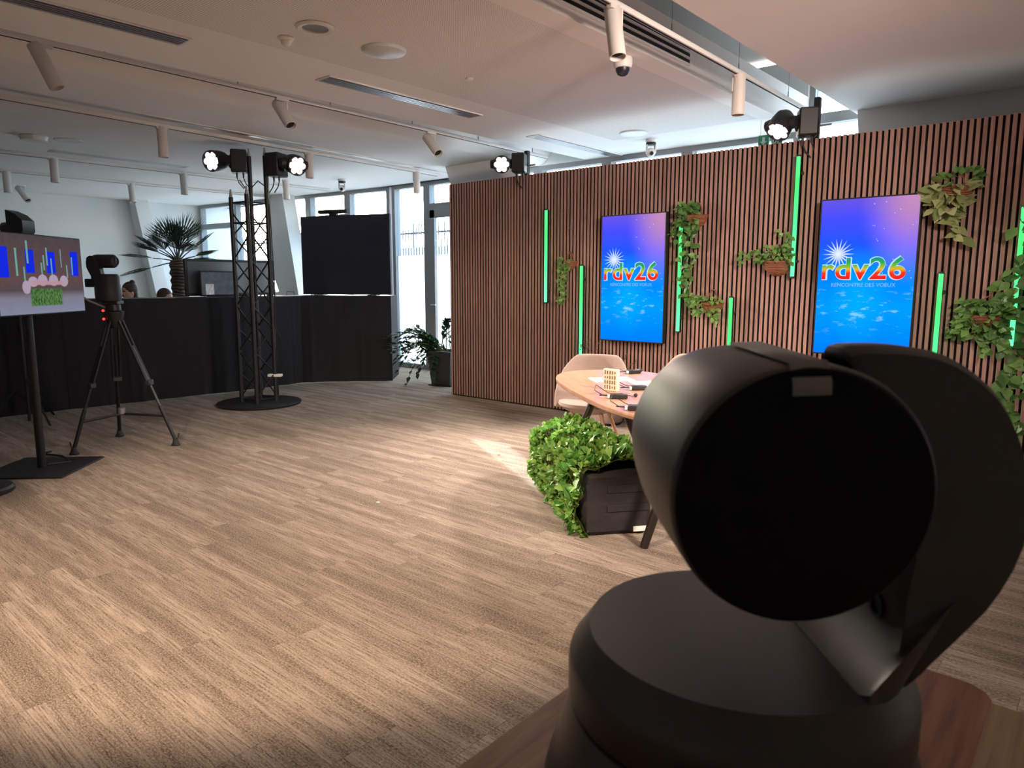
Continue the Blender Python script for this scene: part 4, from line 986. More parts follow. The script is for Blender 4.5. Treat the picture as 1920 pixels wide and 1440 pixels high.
# ------------------------------------------------------------------ draped control desk
t = NT('black_drape'); o = t.obj(); n1 = t.noise(t.scale(o, (3, 3, .35)), 4.0, 3.0)
t.put(t.b.inputs['Base Color'], t.mix(n1, (0.004, 0.004, 0.006), (0.010, 0.010, 0.013))); t.b.inputs['Roughness'].default_value = 0.9; t.bump(n1, 0.35, 0.02); M['drape'] = t.m
ZD = 1.215
path = [(-8.85, .6), (-8.82, 1.3), (-8.80, 2.04), (-8.77, 2.7), (-8.72, 3.33), (-8.69, 3.92), (-8.62, 4.62), (-8.665, 5.2), (-8.66, 5.6), (-8.29, 6.06), (-7.86, 6.50)]
dk = thing('draped_desk', 'long control desk hidden behind black floor-length drapes', 'desk', (0, 0, 0))
dk.location = (-8.7, 4, 0); off = Vector((8.7, -4, 0))
for k in range(len(path) - 1):
    a = Vector((*path[k], 0)) + off; b = Vector((*path[k + 1], 0)) + off; d_ = (b - a).normalized(); nn = Vector((d_.y, -d_.x, 0)); L = (b - a).length
    mb = MB(); n, m = 36, 6; rows = []
    for j in range(m):
        f_ = j / (m - 1); rows.append([a + d_ * ((L + .03) * i / (n - 1) - .015) + nn * (.012 * f_ * math.sin(i * .21 + k * 1.7) + .006 * math.sin(i * .09 + k) + .014 * f_ * math.exp(-((i - 7 - 5 * (k % 4)) / 1.6) ** 2)) + UP * (ZD - (ZD - .008) * f_) for i in range(n)])
    for j in range(m - 1): mb.add(rows[j] + rows[j + 1], [(i, i + 1, n + i + 1, n + i) for i in range(n - 1)], True)
    mb.build('drape', M['drape'], dk)
inner = [(p[0] - .75, p[1] + .0) for p in path[:-2]] + [(-8.85, 6.75), (-8.35, 7.05)]
poly = [(p[0] + 8.7 - .02, p[1] - 4) for p in path] + [(p[0] + 8.7, p[1] - 4) for p in reversed(inner)]
MB().slab(poly, ZD - .03, ZD - .002).build('desk_top', M['black'], dk)
a = Vector((*path[-1], 0)) + off; b = Vector((-8.35, 7.05, 0)) + off
MB().add([a + UP * ZD, b + UP * ZD, b + UP * .008, a + UP * .008], [(0, 1, 2, 3)]).build('drape', M['drape'], dk)
for p in ((-9.5, 1.0), (-9.4, 3.0), (-9.35, 5.0), (-8.6, 6.8), (-8.95, 2.0), (-8.9, 4.2)): MB().cyl((p[0] + 8.7, p[1] - 4, 0), (p[0] + 8.7, p[1] - 4, ZD - .03), .025, n=10).build('leg', M['black_metal'], dk)

# big dark display standing at the right end of the desk
M['dark_screen'] = mat('dark_glass_screen', (0.016, 0.017, 0.032), 0.38, var=0.15, sc=3)
rt = Vector((-7.93, 6.60, 0)); lt = rt - RIGHT * 1.40 + FWD * .52
rt_top = 2.40
wd_ = (rt - lt); Lw = wd_.length; wa = math.atan2(wd_.y, wd_.x)
cx_ = (rt + lt) / 2
tv = thing('dark_display', 'big switched-off display standing on the right end of the desk', 'screen', (cx_.x, cx_.y, 0), wa)
zlo, zhi = ZD + .012, 2.355
MB().box((0, 0, (zlo + zhi) / 2), (Lw, .05, zhi - zlo), bev=.008).build('casing', M['black'], tv)
MB().box((0, -.027, (zlo + zhi) / 2 + .005), (Lw - .03, .004, zhi - zlo - .04)).build('glass', M['dark_screen'], tv)
MB().box((-.18, .0, zhi + .055), (.50, .10, .055), bev=.015).build('video_bar', M['black'], tv)
MB().box((-.18, .0, zhi + .015), (.12, .06, .03)).build('bar_foot', M['black'], tv)
for sx in (-.45, .45): MB().box((sx, .0, ZD + .006), (.06, .26, .012), bev=.003).build('foot', M['black_metal'], tv)

# monitors on the desk
M['grey_screen'] = mat('greyish_reflecting_screen', (0.11, 0.12, 0.14), 0.2, var=0.2, sc=2.5)
t = NT('dim_monitor_picture'); o = t.obj(); x, y, z = t.sep(o)
c = t.mix(t.noise(o, 14, 4), (0.03, 0.035, 0.045), (0.10, 0.11, 0.13))
c = t.mix(t.rect(x, z, -.20, -.08, .02, .17, .01), c, t.mix(t.noise(o, 40, 4), (0.10, 0.11, 0.12), (0.50, 0.52, 0.54)))
t.emit(c, 0.6); M['dim'] = t.m
XM = -9.25
def desk_monitor(p0, p1, name, label, scr, X=XM, bez=.02, extra=0.0):
    a = atX(p0[0], p0[1], X); b = atX(p1[0], p1[1], X); zb = ZD
    w = (b.y - a.y); zt = (a.z + b.z) / 2
    e = thing(name, label, 'monitor', (X, (a.y + b.y) / 2, zb), R_(90), 'monitors on the draped desk')
    # local x runs along world +Y, local -y faces world +X
    MB().box((0, .02, (zt - zb) / 2 + .005), (w, .04, zt - zb - .01), bev=.006).build('casing', M['black'], e)
    MB().box((0, -.0025, (zt - zb) / 2 + .005), (w - 2 * bez, .005, zt - zb - .01 - 2 * bez)).build('glass', scr, e)
    MB().box((0, .02, .005), (w * .5, .16, .01), bev=.002).build('foot', M['black'], e)
    return e
desk_monitor((345, 488), (513, 486), 'studio_monitor', 'wide grey monitor on the desk behind the truss', M['grey_screen'], X=-9.28, bez=.035)
desk_monitor((374, 508), (446, 508), 'preview_monitor', 'small black-framed preview monitor in front of the wide monitor', M['dim'], X=-9.10, bez=.018)
p = atX(545, 553, -9.0)
fr_ = thing('wire_stand', 'small thin wire stand on the desk beside the truss', 'stand', (-9.0, p.y, ZD))
MB().tube([(0, -.06, 0), (0, -.06, .06), (0, .06, .05), (0, .06, 0)], .004, 6).build('wire', M['black_metal'], fr_)
dl_ = atX(513, 553, -8.95)
dlm = thing('desk_lamp', 'slim black gooseneck desk lamp lit at its tip beside the truss', 'lamp', (-8.95, atX(505, 553, -8.95).y, ZD))
t = NT('warm_white_lamp_tip'); t.emit((1.0, 0.97, 0.85), 3.0); M['tip'] = t.m
MB().lathe([(0, 0), (.04, 0), (.04, .015), (0, .018)], n=18).build('base', M['black_metal'], dlm)
MB().tube([(0, 0, .01), (0, .0, .25), (0, .02, .37), (0, .05, .38), (0, .075, .28), (0, .09, .20)], .008, 8).build('neck', M['black_metal'], dlm)
MB().cyl((0, .088, .21), (0, .125, .06), .012, .022, n=14).build('lit_tip', M['tip'], dlm)

# ------------------------------------------------------------------ two people seated behind the desk
M['shirt_stripe'] = None
t = NT('striped_shirt'); o = t.obj(); wv = t.node('ShaderNodeTexWave'); wv.inputs['Scale'].default_value = 9.0; wv.bands_direction = 'X'; t.put(wv.inputs[0], o)
t.put(t.b.inputs['Base Color'], t.ramp(wv.outputs['Fac'], [(0.45, (0.10, 0.03, 0.06)), (0.55, (0.60, 0.60, 0.66))])); t.b.inputs['Roughness'].default_value = 0.9; M['shirt_stripe'] = t.m
M['shirt_dark'] = mat('dark_shirt', (0.02, 0.022, 0.03), 0.9)
def skin_body(name, joints, bones, m, parent):
    me = bpy.data.meshes.new(name); me.from_pydata([j[0] for j in joints], bones, []); me.materials.append(m)
    o = link(name, me, parent); o.modifiers.new('skin', 'SKIN')
    sv = me.skin_vertices[0].data
    for i, j in enumerate(joints): sv[i].radius = (j[1], j[1] if len(j) < 3 else j[2]); sv[i].use_root = (i == 0)
    sb = o.modifiers.new('sub', 'SUBSURF'); sb.levels = 2; sb.render_levels = 2
    return o
def seated(label, loc, rz, head_z, lean, shirt, hair, bun):
    """local -Y is where the person faces"""
    e = thing('person', label, 'person', loc, rz, 'people seated behind the desk')
    hz = head_z - .13; sh = hz - .20; ly = -lean
    J = [((0, .05, .50), .15, .12), ((0, .03 + ly * .3, .75), .14, .11), ((0, .02 + ly * .8, sh - .04), .16, .11), ((0, ly, sh + .06), .055), ((0, ly - .02, hz - .03), .06),
         ((-.19, .02 + ly * .8, sh - .02), .06), ((-.24, -.05 + ly, sh - .28), .045), ((-.16, -.30 + ly * .6, sh - .30), .035), ((-.13, -.40 + ly * .6, sh - .28), .03),
         ((.19, .02 + ly * .8, sh - .02), .06), ((.24, -.05 + ly, sh - .28), .045), ((.16, -.30 + ly * .6, sh - .30), .035), ((.13, -.40 + ly * .6, sh - .28), .03),
         ((-.10, -.02, .48), .095), ((-.12, -.42, .48), .07), ((-.12, -.40, .10), .045), ((-.12, -.52, .05), .04),
         ((.10, -.02, .48), .095), ((.12, -.42, .48), .07), ((.12, -.40, .10), .045), ((.12, -.52, .05), .04)]
    B = [(0, 1), (1, 2), (2, 3), (3, 4), (2, 5), (5, 6), (6, 7), (7, 8), (2, 9), (9, 10), (10, 11), (11, 12), (0, 13), (13, 14), (14, 15), (15, 16), (0, 17), (17, 18), (18, 19), (19, 20)]
    skin_body('body', J, B, shirt, e)
    hd = MB(); hc = Vector((0, ly - .03, hz))
    hd.ball(hc, .10, 20, 14, (.78, .95, 1.2)); hd.ball(hc + Vector((0, -.088, -.015)), .018, 10, 8, (.7, 1.1, 1.2))
    for sx in (-1, 1): hd.ball(hc + Vector((sx * .078, .005, -.01)), .028, 10, 8, (.35, .7, 1.1))
    h = hd.build('head', M['skin'], e)
    for sx in (-1, 1): MB().ball(hc + Vector((sx * .032, -.083, .012)), .012, 10, 8).build('eye', M['black'], h)
    MB().ball(hc + Vector((0, -.082, -.055)), .022, 10, 6, (1.1, .5, .3)).build('mouth', M['hair2'], h)
    hr = MB(); hr.ball(hc + Vector((0, .022, .035)), .108, 20, 12, (.86, .98, 1.0))
    if bun: hr.ball(hc + Vector((0, .06, .125)), .04, 12, 8); hr.ball(hc + Vector((0, .06, -.04)), .085, 14, 8, (1.0, .7, 1.3))
    hr.build('hair', hair, e)
    s = thing('stool', 'black stool under the ' + label.split(',')[0].split(' bent')[0] + ' behind the desk', 'stool', loc, rz, 'stools behind the desk')
    MB().lathe([(0, .38), (.17, .38), (.18, .40), (.17, .42), (0, .42)], (0, .04, 0), n=24).build('seat', M['black'], s)
    MB().cyl((0, .04, .03), (0, .04, .38), .03, n=12).build('column', M['black_metal'], s)
    MB().lathe([(0, 0), (.2, 0), (.2, .02), (0, .03)], (0, .04, 0), n=24).build('base', M['black_metal'], s)
    return e
p = atX(266, 546, -10.45); seated('person with dark red hair and striped top bent behind the desk', (p.x, p.y, 0), R_(10), 1.40, .16, M['shirt_stripe'], M['hair'], True)
p = atX(303, 550, -9.95); seated('person with short brown hair, only the crown showing above the desk', (p.x, p.y, 0), R_(110), 1.315, .04, M['shirt_dark'], M['hair2'], False)

# ------------------------------------------------------------------ palm behind the desk
pb_ = atX(338, 557, -10.6)
pm = thing('fan_palm', 'potted fan palm with spiky dark fronds behind the desk', 'plant', (pb_.x, pb_.y, 0))
MB().lathe([(.0, 0), (.20, 0), (.26, .42), (.27, .45), (.24, .45), (.22, .38), (0, .38)], n=28).build('pot', M['black'], pm)
t = NT('palm_trunk_fibre'); o = t.obj(); wv = t.node('ShaderNodeTexWave'); wv.inputs['Scale'].default_value = 7.0; wv.inputs['Distortion'].default_value = 6.0; wv.bands_direction = 'Z'; t.put(wv.inputs[0], o)
t.put(t.b.inputs['Base Color'], t.mix(wv.outputs['Fac'], (0.05, 0.03, 0.02), (0.22, 0.16, 0.11))); t.b.inputs['Roughness'].default_value = 0.9; t.bump(wv.outputs['Fac'], .9, .03); M['trunk'] = t.m
prof = []
z = .38; kk = 0
while z < 1.72: prof.append((.105 + (.018 if kk % 2 else 0) + random.uniform(-.008, .008), z)); z += .055; kk += 1
MB().lathe(prof + [(.02, 1.78)], n=16).build('trunk', M['trunk'], pm)
def frond(az, el, L, spread, nseg=26, sag=.0):
    """fan leaf: petiole then radiating narrow segments, one mesh"""
    d = Vector((math.cos(az) * math.cos(el), math.sin(az) * math.cos(el), math.sin(el))); o = Vector((0, 0, 1.70)); side = UP.cross(d)
    side = side.normalized() if side.length > .05 else Vector((1, 0, 0)); nrm = d.cross(side)
    pet = L * .42; hub = o + d * pet; mb = MB(); mb.tube([o, o + d * pet * .5 + UP * .01, hub], [.012, .009, .007], 6)
    for k in range(nseg):
        a = (k / (nseg - 1) - .5) * spread; dir2 = (d * math.cos(a) + side * math.sin(a)).normalized(); ln = L * (.62 - .16 * abs(a) / (spread / 2)) * random.uniform(.9, 1.05)
        w = (nrm.cross(dir2)).normalized() * .010; mid = hub + dir2 * ln * .6 + nrm * .012 * ((k % 2) * 2 - 1); tip = hub + dir2 * ln - UP * (sag + .05) * ln
        mb.add([hub, mid - w, mid + nrm * .006, mid + w, tip], [(0, 1, 2), (0, 2, 3), (1, 4, 2), (2, 4, 3)])
    o_ = mb.build('frond', M['palm'], pm)
RA = math.atan2(RIGHT.y, RIGHT.x)
for (az, el, L, spr) in ((180, 8, .86, 1.5), (170, 24, .78, 1.5), (200, -14, .84, 1.7), (150, 48, .80, 1.9), (120, 62, .78, 2.1), (80, 70, .80, 2.1), (50, 60, .78, 2.0), (30, 42, .70, 1.9), (5, 18, .62, 1.9), (-10, 5, .60, 1.8), (-60, 40, .62, 1.9), (-110, 35, .66, 1.9), (90, 35, .62, 1.9), (-90, 62, .74, 2.0), (-150, 35, .70, 1.8)):
    frond(RA + R_(az), R_(el), L, spr)

# ------------------------------------------------------------------ arching pot plant by the door
zp = thing('arching_pot_plant', 'tall grey pot with arching glossy dark-leaved plant beside the slat wall', 'plant', (-7.02, 6.78, 0), R_(0))
M['pot_grey'] = mat('anthracite_pot', (0.045, 0.047, 0.052), 0.5, var=0.1)
mb = MB()
sq = lambda h: [(-h, -h), (h, -h), (h, h), (-h, h)]
lv = [(.145, .0), (.150, .01), (.185, .40), (.185, .405), (.198, .41), (.200, .475), (.182, .478), (.175, .43)]
rings = [[(x, y, z) for x, y in sq(h)] for h, z in lv]
for k in range(len(rings) - 1): mb.add(rings[k] + rings[k + 1], [(i, (i + 1) % 4, 4 + (i + 1) % 4, 4 + i) for i in range(4)])
mb.add(rings[0], [(3, 2, 1, 0)]); mb.build('pot', M['pot_grey'], zp).rotation_euler = (0, 0, R_(12))
MB().box((0, 0, .01), (.37, .37, .02), R_(12), bev=.004).build('saucer', M['black'], zp)
MB().box((0, 0, .43), (.34, .34, .02), R_(12)).build('soil', M['soil'], zp)
zl = leaf_mesh('leaf', .135, .056, M['zz'], .2, droop=.2)
lv_n = 0
stems = []
for k in range(13):
    a_ = random.uniform(.75, 1.0); s_ = random.uniform(.45, 1.0); h_ = random.uniform(.14, .44)
    drop = random.choice((0, .05, .12, .25, .45)) if s_ > .5 else 0
    stems.append((-RIGHT * s_ * a_ + FWD * random.uniform(-.28, .1), h_, drop))
stems += [(-RIGHT * .30 - FWD * .1, .05, .30), (-RIGHT * .12 - FWD * .25, .02, .25), (RIGHT * .03 - FWD * .1, .42, 0), (RIGHT * .14 - FWD * .05, .46, 0), (-RIGHT * .05, .40, 0), (RIGHT * .12 - FWD * .2, .25, 0), (-RIGHT * .62 - FWD * .12, .16, .62)]
for (dv, h_, drop) in stems:
    b0 = Vector((random.uniform(-.08, .08), random.uniform(-.08, .08), .43)); pts = []
    for i in range(11):
        f_ = i / 10; pts.append(b0 + dv * (f_ ** 1.0) + UP * (h_ * math.sin(min(1, f_ * 1.25) * math.pi / 2) * 1.0 - drop * max(0, f_ - .45) ** 1.5 * 2.6))
    MB().tube(pts, [.009 - .006 * i / 10 for i in range(11)], 6).build('stem', M['stem'], zp)
    nl = 15
    for j in range(nl):
        f_ = .22 + .78 * j / (nl - 1); p0 = polypt(pts, min(f_, .999)); tg = (polypt(pts, min(f_ + .05, .999)) - polypt(pts, max(f_ - .05, 0))).normalized()
        sd = tg.cross(UP); sd = sd.normalized() if sd.length > .1 else RIGHT
        sg = 1 if j % 2 else -1
        orient(link('leaf', zl, zp), p0, tg * .75 + sd * sg * .8 + UP * .35 + rnd3(.15), UP + sd * sg * -.3 + rnd3(.3), random.uniform(.75, 1.1)); lv_n += 1
zm = MB()
for k in range(16):
    dv = -RIGHT * random.uniform(.2, .85) + FWD * random.uniform(-.3, .15); h_ = random.uniform(.0, .36); b0 = Vector((0, 0, .43)); drop = random.uniform(0, .35)
    pts = [b0 + dv * (i / 8) + UP * (h_ * math.sin(min(1, i / 8 * 1.25) * math.pi / 2) - drop * max(0, i / 8 - .4) ** 1.5 * 2.4) for i in range(9)]
    for j in range(18):
        p0 = polypt(pts, .15 + .84 * j / 18); d = (dv.normalized() + rnd3(.9)).normalized(); x_ = d.cross(UP + rnd3(.4)).normalized() * .022; L_ = random.uniform(.07, .12)
        zm.add([p0, p0 + d * L_ * .35 + x_, p0 + d * L_, p0 + d * L_ * .35 - x_], [(0, 1, 2, 3)])
zo = zm.build('inner_leaves', M['zz'], zp); zo['kind'] = 'stuff'

# ------------------------------------------------------------------ ceiling equipment
TRACKS = []
def track(label, a, b, drop=0.02, wires=()):
    TRACKS.append((tuple(a), tuple(b)))
    a = Vector(a); b = Vector(b); d = (b - a); ang = math.atan2(d.y, d.x); m = (a + b) / 2
    e = thing('light_track', label, 'track', (m.x, m.y, a.z), ang, 'ceiling light tracks')
    L = d.length
    MB().box((0, 0, .017), (L, .035, .034), bev=.003).build('rail', M['white_metal'], e)
    MB().box((0, 0, -.001), (L - .02, .012, .004)).build('slot', M['dark_hole'], e)
    for w, top in wires:
        x_ = (w - m.y) / math.sin(ang) if abs(math.sin(ang)) > .1 else 0
        MB().cyl((x_, 0, .034), (x_, 0, top - a.z), .0016, n=6).build('wire', M['grey_metal'], e); MB().cyl((x_, 0, .034), (x_, 0, .085), .006, .004, n=8).build('gripper', M['grey_metal'], e)
    return e
track('hanging white light track in the right ceiling recess', (-2.27, -1, HC - .02), (-2.36, 7.0, HC - .02), wires=[(v, 3.70) for v in (2.6, 4.25, 5.30, 6.35)])
track('white light track along the left edge of the perforated ceiling', (-5.44, -1, HC - .005), (-5.70, 7.3, HC - .005), wires=[(v, 3.70) for v in (2.1, 3.1, 4.0, 5.0, 6.0, 7.0)])
track('white light track above the truss tower', (-7.03, -1, HC - .036), (-7.69, 7.3, HC - .036))
track('white light track on the ceiling above the desk', (-10.2, 0, HC - .036), (-10.3, 7.3, HC - .036))
track('white light track on the far left ceiling', (-11.93, 0, HC - .036), (-11.9, 7.3, HC - .036))
M['spot_white'] = mat('white_spot_body', (0.66, 0.62, 0.59), 0.5, var=0.03)
def spot(label, at, axis, L=.29, r=.047, z0=HC - .02):
    """at: point on the track; axis: from the back end to the lens end"""
    at = Vector(at); ax = Vector(axis).normalized()
    e = thing('ceiling_spot', label, 'spotlight', at, 0, 'white cylinder spots on the ceiling tracks')
    st_ = Vector((0, 0, -.115)); c0 = st_ - ax * L * .42; c1 = st_ + ax * L * .58
    sdx = ax.cross(UP); sdx = sdx.normalized() if sdx.length > .1 else -RIGHT
    hang = st_ + (-sdx * r * 1.0 if ax.z > -.98 else -RIGHT * r)
    MB().lathe([(0, 0), (r * .96, 0), (r, .006), (r, L), (r * .92, L), (r * .86, L - .03), (0, L - .03)], c0, ax, 28).build('body', M['spot_white'], e)
    MB().lathe([(r * .86, L - .028), (0, L - .026)], c0, ax, 24).build('lens', M['dark_hole'], e)
    MB().tube([Vector((0, 0, 0)) + (hang - st_) * 1.0, hang + UP * .02, hang], .008, 8).build('arm', M['spot_white'], e)
    MB().box((0, 0, -.006), (.034, .12, .024), bev=.003).build('adapter', M['spot_white'], e)
    return e
DN = Vector((0, 0, -1))
V3 = lambda r, f, u: RIGHT * r + FWD * f + UP * u
for (px, py, z, ax, lb) in (
    (80, 75, HC - .01, V3(.36, .12, -.9), 'tilted white spot nearest the upper left corner'),
    (530, 178, HC - .01, V3(.55, -.45, -.8), 'tilted white spot between the ceiling slots above the truss'),
    (808, 248, HC - .01, V3(.50, -.55, -.7), 'tilted white spot left of the slat wall lamp'),
    (305, 234, HC - .03, DN, 'upright white spot to the left of the truss lights'),
    (580, 282, HC - .03, DN, 'upright white spot just behind the right truss light'),
    (782, 318, HC - .03, DN, 'upright white spot in front of the door glazing'),
    (100, 294, HC - .03, DN, 'upright white spot above the barn door lamp'),
    (345, 322, HC - .03, DN, 'upright white spot left of the truss top'),
    (10, 318, HC - .03, DN, 'upright white spot at the left picture edge'),
    (246, 342, HC - .03, V3(.10, -.1, -.98), 'slightly tilted white spot above the slanted left column'),
    (1152, 4, HC - .03, V3(.10, -.22, -.95), 'large white spot hanging at the top edge beside the air grille'),
    (1387, 135, HC - .03, DN, 'upright white spot on the hanging track above the wall')):
    best = min(((abs(project(Vector(a_).lerp(Vector(b_), f_ / 400))[0] - px) + abs(project(Vector(a_).lerp(Vector(b_), f_ / 400))[1] - py), Vector(a_).lerp(Vector(b_), f_ / 400)) for a_, b_ in TRACKS for f_ in range(60, 401) if project(Vector(a_).lerp(Vector(b_), f_ / 400))), key=lambda q_: q_[0])
    spot(lb, best[1], ax, z0=z)
p = atX(42, 366, XL + 1.2); spot('small tilted white spot on the far left wall side', (p.x, p.y, HC - .03), V3(.62, -.2, -.75))
p = atz(1575, 205, HC); 
b = atY(993, 330, 7.0); spot('upright white spot right of the left wall stage light', (b.x, 6.9, HC - .03), DN)
p = atz(536, 338, HC - .03); spot('small upright white spot between the truss and the dark display', (p.x, p.y, HC - .03), DN)

def slot(label, x0, x1, ya, yb, n=4, m='alu', z=HC, bars=4, skew=0.0, gap=()):
    """linear slot diffuser flush in a ceiling raft, running along Y"""
    e = thing('slot_diffuser', label, 'air vent', ((x0 + x1) / 2, (ya + yb) / 2, z), math.atan2(skew, yb - ya) if skew else 0, 'linear ceiling air slots')
    w = x1 - x0; L = yb - ya
    MB().box((0, 0, -.002), (w, L, .004)).build('backing', M['dark_hole'], e)
    for sx in (-1, 1): MB().box((sx * (w / 2 + .008), 0, -.005), (.018, L + .03, .010), bev=.002).build('frame', M['white_metal'], e)
    for sy in (-1, 1): MB().box((0, sy * (L / 2 + .008), -.005), (w, .018, .010), bev=.002).build('frame', M['white_metal'], e)
    for k in range(bars): MB().box((-w / 2 + w * (k + 1) / (bars + 1), 0, -.006), (w / (bars + 1) * .42, L, .010)).build('fin', M[m], e)
    return e
slot('dark air slot at the upper left of the perforated ceiling', -4.86, -4.70, -.6, 2.30, m='grey_metal')
slot('air slot in the middle of the perforated ceiling with bright reflections', -4.88, -4.72, 3.38, 5.04)
slot('air slot at the far end of the ceiling over the slat wall', -5.02, -4.86, 6.10, 7.70)
slot('long narrow air slot between the left ceiling panels', -7.26, -7.18, 1.0, 7.4, bars=2, skew=.61)
slot('short air slot in the ceiling left of the truss', -9.90, -9.78, 3.05, 4.65, bars=2)

# air grille in the side of the raft beside the recess (faces +X)
g = thing('air_grille', 'slotted air grille in the side of the ceiling recess', 'air vent', (-2.649, 3.6, HC))
q0 = atX(1167, 12, -2.649); q1 = atX(1292, 88, -2.649); zt = q1.z + .02
for k in range(4):
    MB().box((.004, (q1.y - 3.4) / 2 + 3.4 - 3.6 - 1.0, .085 + k * .045), (.012, (q1.y - 3.4) + 2.0, .022)).build('slot_opening', M['dark_hole'], g)
    MB().box((.008, (q1.y - 3.4) / 2 + 3.4 - 3.6 - 1.0, .0625 + k * .045), (.016, (q1.y - 3.4) + 2.0, .016)).build('fin', M['white_metal'], g)

def disc_thing(name, label, cat, px, py, prof, m='white_metal', part='cover', extra=None, group=None, n=36):
    p = atz(px, py, HC); e = thing(name, label, cat, (p.x, p.y, HC), 0, group)
    MB().lathe(prof, n=n).build(part, M[m], e)
    if extra: MB().lathe(extra[1], n=n).build(extra[0], M[extra[2]], e)
    return e
disc_thing('ceiling_speaker', 'round ceiling speaker with grey grille and white rim', 'speaker', 591, 50, [(.115, 0), (.118, -.006), (.105, -.018), (.08, -.014), (.078, -.004)], extra=('grille', [(.08, -.006), (.04, -.007), (0, -.007)], 'grey_metal'))
M['dome_grey'] = mat('pale_grey_dome', (0.55, 0.56, 0.56), 0.4)
disc_thing('ceiling_light_disc', 'large pale round disc light on the perforated ceiling', 'ceiling light', 720, 93, [(.148, 0), (.15, -.006), (.14, -.02), (.09, -.033), (0, -.038)], 'dome_grey', 'diffuser')
e = disc_thing('presence_sensor', 'small clear ceiling sensor left of the round speaker', 'sensor', 536, 70, [(.05, 0), (.052, -.008), (.04, -.02), (.03, -.022)], extra=('dome', [(.035, -.02), (.03, -.04), (.018, -.052), (0, -.056)], 'clear'))
disc_thing('smoke_detector', 'tiny white detector in the middle of the perforated ceiling', 'detector', 880, 147, [(.03, 0), (.03, -.008), (.02, -.016), (0, -.018)], n=20)
disc_thing('round_ceiling_plate', 'flat white round plate above the slat wall', 'ceiling light', 1188, 249, [(.148, 0), (.15, -.005), (.14, -.014), (0, -.016)])
disc_thing('dome_camera', 'white security dome camera under the recess edge', 'camera', 1168, 108, [(.062, 0), (.066, -.01), (.066, -.05), (.058, -.07), (.05, -.072)], extra=('dome', [(.05, -.07), (.048, -.09), (.036, -.112), (.018, -.122), (0, -.124)], 'dark_screen'))
disc_thing('ceiling_disc_sensor', 'round pale ceiling sensor at the upper left above the monitor', 'sensor', 63, 255, [(.13, 0), (.135, -.01), (.12, -.05), (.05, -.06), (0, -.06)])
disc_thing('ceiling_disc_plate', 'flat grey plate beside the round sensor at the left', 'sensor', 128, 263, [(.14, 0), (.14, -.008), (0, -.01)], 'dome_grey')
for (px, py, lb) in ((1221, 262, 'white ceiling camera hanging just above the slat wall'), (641, 336, 'white ceiling camera hanging above the dark display')):
    p = atz(px, py, HC); e = thing('ceiling_camera', lb, 'camera', (p.x, p.y, HC), YAW, 'white pan-tilt cameras on the ceiling')
    MB().lathe([(.06, 0), (.062, -.01), (.06, -.03), (.05, -.032)], n=28).build('mount', M['white_metal'], e)
    MB().lathe([(.052, -.03), (.056, -.05), (.05, -.06), (0, -.06)], n=28).build('ring', M['black'], e)
    for sx in (-1, 1): MB().box((sx * .045, 0, -.10), (.016, .06, .10), bev=.006).build('fork', M['white_metal'], e)
    MB().ball((0, 0, -.135), .05, 20, 14).build('head', M['white_metal'], e)
    MB().lathe([(.022, .046), (.02, .054), (0, .055)], (0, 0, -.135), (0, -1, -.35), 20).build('lens', M['black'], e)

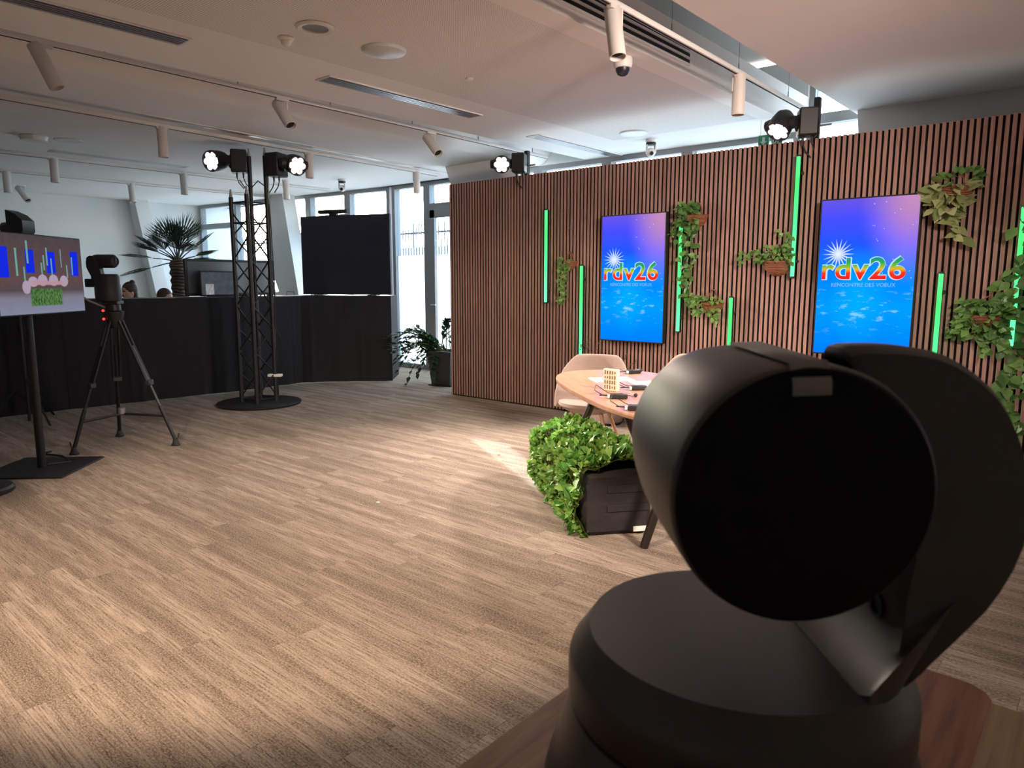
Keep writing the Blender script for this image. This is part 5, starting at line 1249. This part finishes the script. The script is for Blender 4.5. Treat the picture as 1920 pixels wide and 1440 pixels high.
# exit signs
M['exit_green'] = mat('exit_sign_green', (0.03, 0.30, 0.13), 0.4, var=0.04)
M['exit_white'] = mat('exit_sign_white', (0.80, 0.85, 0.82), 0.4, var=0.02)
def exit_sign(px0, px1, py, label, kind):
    Y = 7.0; a = atY(px0, py, Y); b = atY(px1, py, Y); w = abs(b.x - a.x); h = w
    e = thing('exit_sign', label, 'sign', ((a.x + b.x) / 2, Y, a.z - h / 2), 0, 'green exit signs above the slat wall')
    MB().box((0, 0, 0), (w * .96, .012, h), bev=.002).build('panel', M['exit_green'], e)
    if kind == 'arrow':
        MB().prism([(-.12 * w, .32 * h), (.12 * w, .32 * h), (.12 * w, -.02 * h), (.30 * w, -.02 * h), (0, -.36 * h), (-.30 * w, -.02 * h), (-.12 * w, -.02 * h)], -.0085, -.006).build('pictogram', M['exit_white'], e)
    else:
        mb = MB()
        for q in ([(-.36, -.36), (-.36, .36), (-.28, .36), (-.28, -.36)], [(-.36, .36), (.38, .36), (.38, .28), (-.36, .28)]): mb.prism([(x * w, z * h) for x, z in q], -.0085, -.006)
        def limb(x0, z0, x1, z1, wd):
            d = Vector((x1 - x0, z1 - z0)); nn = Vector((-d.y, d.x)).normalized() * wd; mb.prism([((x0 + nn.x) * w, (z0 + nn.y) * h), ((x1 + nn.x) * w, (z1 + nn.y) * h), ((x1 - nn.x) * w, (z1 - nn.y) * h), ((x0 - nn.x) * w, (z0 - nn.y) * h)], -.0088, -.006)
        limb(.02, .12, -.02, -.10, .06); limb(-.02, -.08, .14, -.18, .04); limb(.14, -.18, .12, -.36, .035); limb(-.02, -.08, -.12, -.26, .04); limb(-.12, -.26, -.24, -.28, .03); limb(.02, .10, .20, .02, .03); limb(.02, .10, -.14, .02, .03)
        mb.prism([(.06 * w + .055 * w * math.cos(R_(a_)), .20 * h + .055 * h * math.sin(R_(a_))) for a_ in range(0, 360, 45)], -.0088, -.006)
        mb.build('pictogram', M['exit_white'], e)
    for sx in (-.3, .3): MB().cyl((sx * w, 0, h / 2), (sx * w, 0, HC - (a.z - h / 2)), .003, n=6).build('hanger', M['white_metal'], e)
exit_sign(1422, 1443, 255, 'green exit sign with white down arrow', 'arrow')
exit_sign(1447, 1468, 252, 'green exit sign with running figure', 'run')

# crumbs on the carpet
for (px, py, lb) in ((709, 943, 'tiny white scrap lying in the middle of the carpet'), (935, 853, 'tiny pale scrap on the carpet by the sunlit streak')):
    p = atz(px, py, 0); e = MB().box((0, 0, .004), (.022, .012, .008), .6, bev=.002).build('carpet_scrap', M['paper'], None, (p.x, p.y, 0)); tag(e, lb, 'scrap', 'scraps on the carpet')
